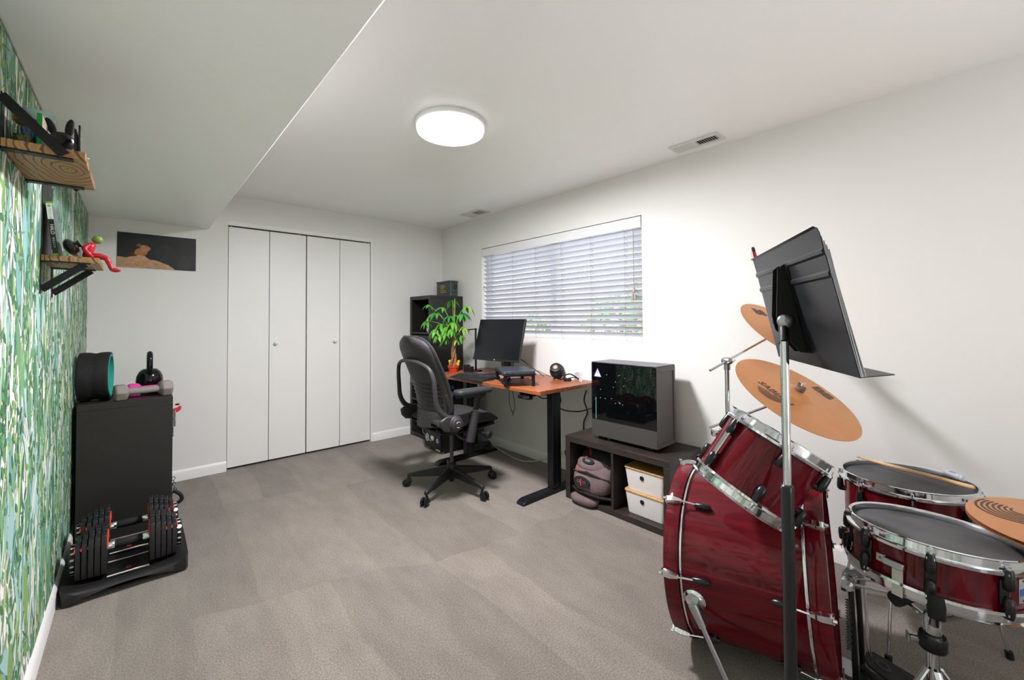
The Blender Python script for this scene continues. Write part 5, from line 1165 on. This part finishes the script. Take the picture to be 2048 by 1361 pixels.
def cymbal(t, R, s=1):
    n = 26; rr = [.007+(R-.007)*i/n for i in range(n+1)]
    top_ = [(r, cyh(r, R, s)+.0008) for r in rr]; bot = [(r, cyh(r, R, s)-.0006) for r in rr][::-1]
    return O('plate', MB().lathe(top_+bot, 96, closed=True), BRZ, t)
def on_cymbal(R): return lambda v: Vector((v.x, v.y, cyh(sqrt(v.x**2+v.y**2), R)+.0013))
def place2(p0, p1, up):
    """2D frame: text x axis from p0 to p1"""
    p0, p1 = Vector((*p0, 0)), Vector((*p1, 0)); return frame((p0+p1)/2, (0, 0, 1) if up > 0 else (0, 0, -1), p1-p0)
def arcs(c, ang, r0, r1, n, sweep, R):
    mb = MB()
    for i in range(n):
        r = r0+(r1-r0)*i/(n-1); wd = (r1-r0)/(n-1)*.25; pts = []
        for sg in (1, -1):
            for j in range(25):
                a = ang+(-sweep+2*sweep*j/24)*sg; q = r+wd*sg; x = c[0]+q*cos(a); y = c[1]+q*sin(a)
                pts.append((x, y, cyh(sqrt(x*x+y*y), R)+.0013))
        for j in range(24): mb.add([pts[j], pts[j+1], pts[48-j], pts[49-j]], [(0, 1, 2, 3)])
    return mb
CY1C, CY1N = Vector((1.9055, .4815, .8995)), Vector((-.137, -.533, .835)).normalized()
CY2C, CY2N = Vector((2.307, .636, 1.142)), Vector((-.148, -.637, .757)).normalized()
M1 = frame(CY1C, CY1N, (1, 0, 0)); M2 = frame(CY2C, CY2N, (1, 0, 0))
t = T('ride_cymbal', 'larger bronze cymbal tilted above the tom, marked with arcs and lettering', 'cymbal', M=M1)
pl1 = cymbal(t, .2286)
O('brand_lettering', text_mb('SABIAN', .040, conform=on_cymbal(.2286), M=place2((-.090, .110), (-.112, -.020), 1), shear=.25, bold=.001), INK, pl1)
O('printed_arcs', arcs((-.117, .048), rad(185), .012, .050, 9, rad(85), .2286), INK, pl1)
O('model_lettering', text_mb('B8', .070, conform=on_cymbal(.2286), M=place2((.176, .0), (.156, -.092), 1), bold=.004), INK, pl1)
t = T('crash_cymbal', 'bronze cymbal half hidden behind the music stand', 'cymbal', M=M2)
pl2 = cymbal(t, .2032)
O('model_lettering', text_mb('B8', .065, conform=on_cymbal(.2032), M=place2((-.030, .150), (.050, .105), 1), bold=.004), INK, pl2)
# boom cymbal stand carrying both cymbals
PS = Vector((2.004, .770, 0))
t = T('cymbal_stand', 'chrome boom stand holding the two upper cymbals', 'cymbal stand', tuple(PS))
O('lower_tube', MB().cyl((0, 0, .10), (0, 0, .55), .0135, 18), CHR, t)
O('upper_tube', MB().cyl((0, 0, .5), (0, 0, .985), .0100, 18), CHR, t)
O('tube_collar', MB().lathe([(.0, .53), (.018, .53), (.020, .54), (.020, .575), (.016, .585), (0, .585)], 22), CHR, t)
def boom(z0, C, N_, R, back):
    hole = C+N_*(cyh(.007, R))-PS; a = Vector((0, 0, z0)); under = hole-N_*.030
    dirv = (under-a).normalized()
    O('boom_arm', MB().tube([a-dirv*back, under], .0058, 12).cyl(under-dirv*.03, under, .009), CHR, t)
    O('boom_clamp', MB().lathe([(0, -.020), (.014, -.020), (.017, -.012), (.017, .012), (.014, .020), (0, .020)], 20, frame(a, dirv.cross(Vector((0, 0, 1))))).cyl(a-Vector((0, 0, .04)), a, .0135, 16), STEEL, t)
    sd_ = dirv.cross(Vector((0, 0, 1))).normalized()
    O('wing_nut', MB().prism([(-.022, .0), (-.016, .012), (0, .004), (.016, .012), (.022, 0), (.006, -.006), (-.006, -.006)], -.003, .003, frame(a+sd_*.028, sd_.cross(dirv), dirv)).cyl(a+sd_*.018, a+sd_*.03, .005), CHR, t)
    O('cymbal_tilter', MB().lathe([(0, -.012), (.010, -.012), (.012, -.004), (.010, .006), (0, .006)], 18, frame(under, N_)).cyl(hole-N_*.04, hole+N_*.034, .0036, 10), CHR, t)
    O('felt_washer', MB().lathe([(.0045, .002), (.0165, .002), (.0165, .015), (.0045, .015)], 20, frame(hole, N_), closed=True).lathe([(.0045, -.013), (.0165, -.013), (.0165, -.003), (.0045, -.003)], 20, frame(hole, N_), closed=True), mat('felt', '#6e5f55', .95), t)
    O('wing_nut', MB().prism([(-.018, .008), (-.012, .014), (0, .004), (.012, .014), (.018, .008), (.006, -.002), (-.006, -.002)], -.0025, .0025, frame(hole+N_*.018, Vector((0, 1, 0)).cross(N_), (1, 0, 0)) @ Matrix()).lathe([(0, .015), (.0065, .015), (.006, .028), (0, .028)], 14, frame(hole, N_)), CHR, t)
boom(1.007, CY2C, CY2N, .2032, .105); boom(.735, CY1C, CY1N, .2286, .115)
O('multi_clamp', MB().bb((-.022, -.022, .685), (.022, .022, .715)).lathe([(0, 0), (.024, 0), (.026, .006), (.026, .026), (.020, .032), (0, .032)], 24, frame((-.045, .03, .67), (0, 0, 1))).bb((-.05, -.01, .668), (0, .03, .69)), CHR, t, bev=.004)
for A in (rad(15), rad(100), rad(-65)):
    c_, s_ = cos(A), sin(A)
    lg = O('tripod_leg', MB().tube([(.015*c_, .015*s_, .42), (.14*c_, .14*s_, .2), (.25*c_, .25*s_, .012)], [(.010, .004)]*3, 8, flat=(-s_, c_, 0)), CHR, t)
    O('tripod_brace', MB().tube([(.014*c_, .014*s_, .13), (.135*c_, .135*s_, .205)], [(.008, .003)]*2, 8, flat=(-s_, c_, 0)), CHR, lg)
    O('rubber_foot', MB().ell((.252*c_, .252*s_, .0125), (.015, .015, .012), 12, 8), RUB, lg)
# hi-hat
HN = Vector((-.046, -.011, .999)).normalized(); HC = Vector((1.7974, -.1406, .6491)); MH = frame(HC, HN, (1, 0, 0))
t = T('hi_hat_cymbal', 'upper bronze hi-hat cymbal printed with dark arcs at the right edge', 'cymbal', M=MH, group='hi-hat pair')
ph = cymbal(t, .178)
O('printed_arcs', arcs((.040, .070), rad(125), .022, .088, 7, rad(72), .178), INK, ph)
t = T('hi_hat_cymbal', 'lower bronze hi-hat cymbal turned upside down beneath the printed one', 'cymbal', M=MH @ TR(0, 0, -.010), group='hi-hat pair')
cymbal(t, .178, -1)
t = T('hi_hat_stand', 'chrome hi-hat stand with a rod through the cymbal pair', 'cymbal stand', (HC.x, HC.y, 0))
O('tube', MB().cyl((0, 0, .05), (0, 0, .60), .0125, 18), CHR, t)
O('pull_rod', MB().cyl((0, 0, .58), (0, 0, .90), .0032, 10), CHR, t)
O('clutch', MB().lathe([(.0035, .700), (.010, .700), (.011, .715), (.008, .730), (.008, .745), (.0035, .745)], 18, closed=True), CHR, t)
O('seat_cup', MB().lathe([(0, .594), (.018, .594), (.02, .600), (.018, .605), (0, .605)], 20), RUB, t)
O('footboard', MB().bb((-.045, -.33, .02), (.045, -.06, .032)), BLKM, t, bev=.004)
for A in (rad(40), rad(172), rad(-55)):
    c_, s_ = cos(A), sin(A)
    lg = O('tripod_leg', MB().tube([(.015*c_, .015*s_, .30), (.13*c_, .13*s_, .13), (.21*c_, .21*s_, .012)], [(.009, .0035)]*3, 8, flat=(-s_, c_, 0)), CHR, t)
    O('rubber_foot', MB().ell((.212*c_, .212*s_, .0125), (.014, .014, .012), 12, 8), RUB, lg)
# bass drum pedal
t = T('bass_pedal', 'black double bass drum pedal behind the bass drum', 'drum pedal', (1.80, .285, 0))
O('base_frame', MB().bb((-.075, -.30, .002), (.055, .02, .010)), BLKM, t, bev=.003)
fbM = Matrix.Translation((-.02, -.03, .095)) @ Matrix.Rotation(rad(14), 4, 'X')
O('footboard', MB().prism([(-.042, 0), (-.05, -.10), (-.046, -.27), (.046, -.27), (.05, -.10), (.042, 0), (.02, .015), (-.02, .015)], -.005, .003, fbM), BLK, t, bev=.002)
for i in range(5): O('footboard_rib', MB().bb((-.034+i*.014, -.24, .003), (-.028+i*.014, -.075, .0055), fbM), GREY, t)
O('footboard_emblem', MB().lathe([(.012, .003), (.020, .003), (.020, .0045), (.012, .0045)], 24, fbM @ TR(0, -.03, 0), closed=True), GREY, t)
O('heel_plate', MB().prism([(-.046, 0), (.046, 0), (.046, -.06), (-.046, -.06)], .010, .026, TR(-.02, -.295, 0)), STEEL, t, bev=.003)
for x in (-.075, .035): O('post', MB().tube([(x, 0, .008), (x, .005, .20), (x*.9, .01, .33)], [(.012, .008)]*3, 10, flat=(1, 0, 0)), BLKM, t)
O('axle', MB().cyl((-.10, .01, .335), (.06, .01, .335), .009, 14), CHR, t)
O('cam', MB().lathe([(.02, -.008), (.03, -.008), (.03, .008), (.02, .008)], 24, frame((-.02, .01, .335), (1, 0, 0)), closed=True), STEEL, t)
O('chain', MB().tube([(-.02, -.018, .33), (-.02, -.022, .20), (-.02, -.028, .105)], [(.006, .0035)]*3, 8), CHR, t)
O('spring', MB().tube([(-.095+.008*cos(q*1.9), .012+.008*sin(q*1.9), .14+.0018*q) for q in range(90)], .0014, 5), GREY, t)
O('hoop_clamp', MB().bb((-.06, .01, .02), (.02, .07, .036)), STEEL, t, bev=.004)
for i, (x, z) in enumerate(((-.095, .372), (-.055, .388))):
    be = O('beater', MB().lathe([(0, -.028), (.018, -.028), (.021, -.022), (.021, .020), (.017, .028), (0, .029)], 22, frame((x-.01, -.115, z+.0), (0, .72, -.69))), mat('beater_felt', '#2b2726', .85), t)
    O('beater_rod', MB().cyl((x+.02, .012, .340), (x-.006, -.11, z), .0035, 10).bb((x+.008, .0, .325), (x+.034, .03, .352)), CHR, be)
cable('thin pedal drive shaft on the carpet beside the bass pedal', [(1.73, .27, .09), (1.66, .14, .06), (1.60, .0, .05)], .009, BLKM, cat='drum hardware', name='drive_shaft')

# ------------------------------------------------------------------ music stand
az, tl = -2.598, -.213
wv = Vector((cos(az), sin(az), 0)); hv = Vector((-sin(az)*sin(tl), cos(az)*sin(tl), cos(tl)))   # wv: towards the camera-side edge
DC = Vector((1.273, .321, 1.235)); nv_ = wv.cross(hv).normalized()
if nv_.dot(Vector((.515, -.857, 0))) < 0: nv_ = -nv_
MD = Matrix(((wv.x, hv.x, nv_.x, DC.x), (wv.y, hv.y, nv_.y, DC.y), (wv.z, hv.z, nv_.z, DC.z), (0, 0, 0, 1)))   # local x = width, y = up, z = front (towards the drummer)
PB = Vector((1.203, .325, 0))
t = T('music_stand', 'black sheet music stand on a chrome pole in front of the drums', 'music stand', tuple(PB))
DKB = mat('desk_black', '#232427', .36)
iP = Matrix.Translation(-PB) @ MD
# desk plate with two pressed ridges and a rolled top
pr = [(-.159, 0), (.048, 0), (.053, -.004), (.060, -.004), (.065, 0), (.096, 0), (.101, -.004), (.108, -.004), (.113, 0), (.145, 0), (.155, -.002), (.1595, -.008)]
W2 = .254
def dring(x): return [(x, a, b) for a, b in pr]+[(x, a-.0008, b+.0018) for a, b in pr[::-1]]
xs = [-W2, -W2+.012, -.1, 0, .1, W2-.012, W2]
O('desk_plate', MB().loft([dring(x) for x in xs], M=iP), DKB, t, angle=25)
O('lip', MB().loft([[(x, -.159, 0), (x, -.1572, 0), (x, -.1615, .058), (x, -.1635, .058)] for x in (-W2, W2)], M=iP), DKB, t)
# tilt bracket: two plates and bolt
plt = [(-.118, .0), (-.112, -.010), (.090, -.010), (.100, -.004), (.100, -.001), (-.118, -.001)]
for x in (-.022, .018):
    O('bracket_plate', MB().prism([(-.125, -.004), (-.120, -.020), (-.055, -.050), (-.018, -.050), (.10, -.020), (.108, -.004)], -.0015, .0015, iP @ Matrix(((0, 0, 1, x), (1, 0, 0, 0), (0, 1, 0, 0), (0, 0, 0, 1)))), BLKM, t)
    O('bracket_flange', MB().bb((x-(.016 if x < 0 else -.001), -.125, -.004), (x+(.001 if x < 0 else .016), .108, -.0005), iP), BLKM, t)
bc = iP @ Vector((-.002, -.036, -.034))
xv = (iP.to_3x3() @ Vector((1, 0, 0)))
O('pivot_bolt', MB().lathe([(0, 0), (.0195, 0), (.0195, .003), (.016, .009), (.010, .012), (.0055, .0125), (.0055, .0155), (0, .0155)], 26, frame(bc+xv*.022, xv)), STEEL, t)
O('pivot_nut', MB().lathe([(0, 0), (.017, 0), (.014, .008), (0, .01)], 22, frame(bc-xv*.024, -xv)), STEEL, t)
O('pivot_block', MB().tube([bc+Vector((0, 0, .014)), Vector((bc.x*.5, bc.y*.5, bc.z-.03)), Vector((0, 0, bc.z-.055))], [(.015, .010), (.013, .010), (.0115, .0115)], 14), BLKM, t)
zt = bc.z-.05
O('upper_tube', MB().cyl((0, 0, .70), (0, 0, zt), .0095, 20), CHR, t)
O('lower_tube', MB().cyl((0, 0, .05), (0, 0, .775), .0140, 22).lathe([(.0, .775), (.0145, .775), (.014, .785), (.0105, .789), (0, .789)], 22), mat('tube_black', '#222325', .32), t)
for A in (rad(95), rad(215), rad(335)):
    c_, s_ = cos(A), sin(A)
    lg = O('base_leg', MB().tube([(.012*c_, .012*s_, .10), (.07*c_, .07*s_, .085), (.18*c_, .18*s_, .014)], [(.012, .006)]*3, 10, flat=(-s_, c_, 0)), BLKM, t)
    O('foot', MB().ell((.185*c_, .185*s_, .012), (.014, .014, .0115), 12, 8), RUB, lg)
# sheet music: several sheets leaning on the desk
PAP = mat('paper', '#dcdce4', .7)
t = T('sheet_music', 'loose white sheets of music standing on the music stand', 'paper', M=MD)
rn = random.Random(12)
for i in range(4):
    x0 = .040; w_ = .2165+.0015*i; z0 = .0022+i*.0008; y1 = .136-.010*i
    O('sheet', MB().loft([[(x0, y, z0+b_), (x0+w_, y, z0+b_), (x0+w_, y, z0+b_+.0004), (x0, y, z0+b_+.0004)] for y, b_ in ((-.157, .004*(i % 2)), (-.05, .0008*i), (.05, .0006*i), (y1, .001*i))]), PAP, t, angle=60)
for i in range(3):
    z0 = .0022+i*.0008; O('sheet', MB().loft([[(-.252-.001*i, y, z0+b_), (-.035, y, z0+b_), (-.035, y, z0+b_+.0004), (-.252-.001*i, y, z0+b_+.0004)] for y, b_ in ((-.157, 0), (-.05, .0006*i), (.152, .0006*i))]), PAP, t, angle=60)
# red pen clipped to the far top corner
t = T('pen', 'red pen clipped upright on the top corner of the music stand', 'pen', M=MD @ TR(-.244, .158, .006, rz=rad(3)))
O('barrel', MB().cyl((0, -.085, 0), (0, .022, 0), .0048, 14), mat('pen_red', '#b4121f', .3), t)
O('cap', MB().lathe([(0, 0), (.0048, 0), (.0052, .006), (.0045, .014), (.002, .017), (0, .017)], 14, frame((0, .022, 0), (0, 1, 0))), mat('pen_cap', '#3a2a2c', .3, .4), t)
O('clip', MB().bb((-.0016, -.03, -.0092), (.0016, .026, -.0078)).bb((-.0016, .022, -.0085), (.0016, .026, -.004)), CHR, t)
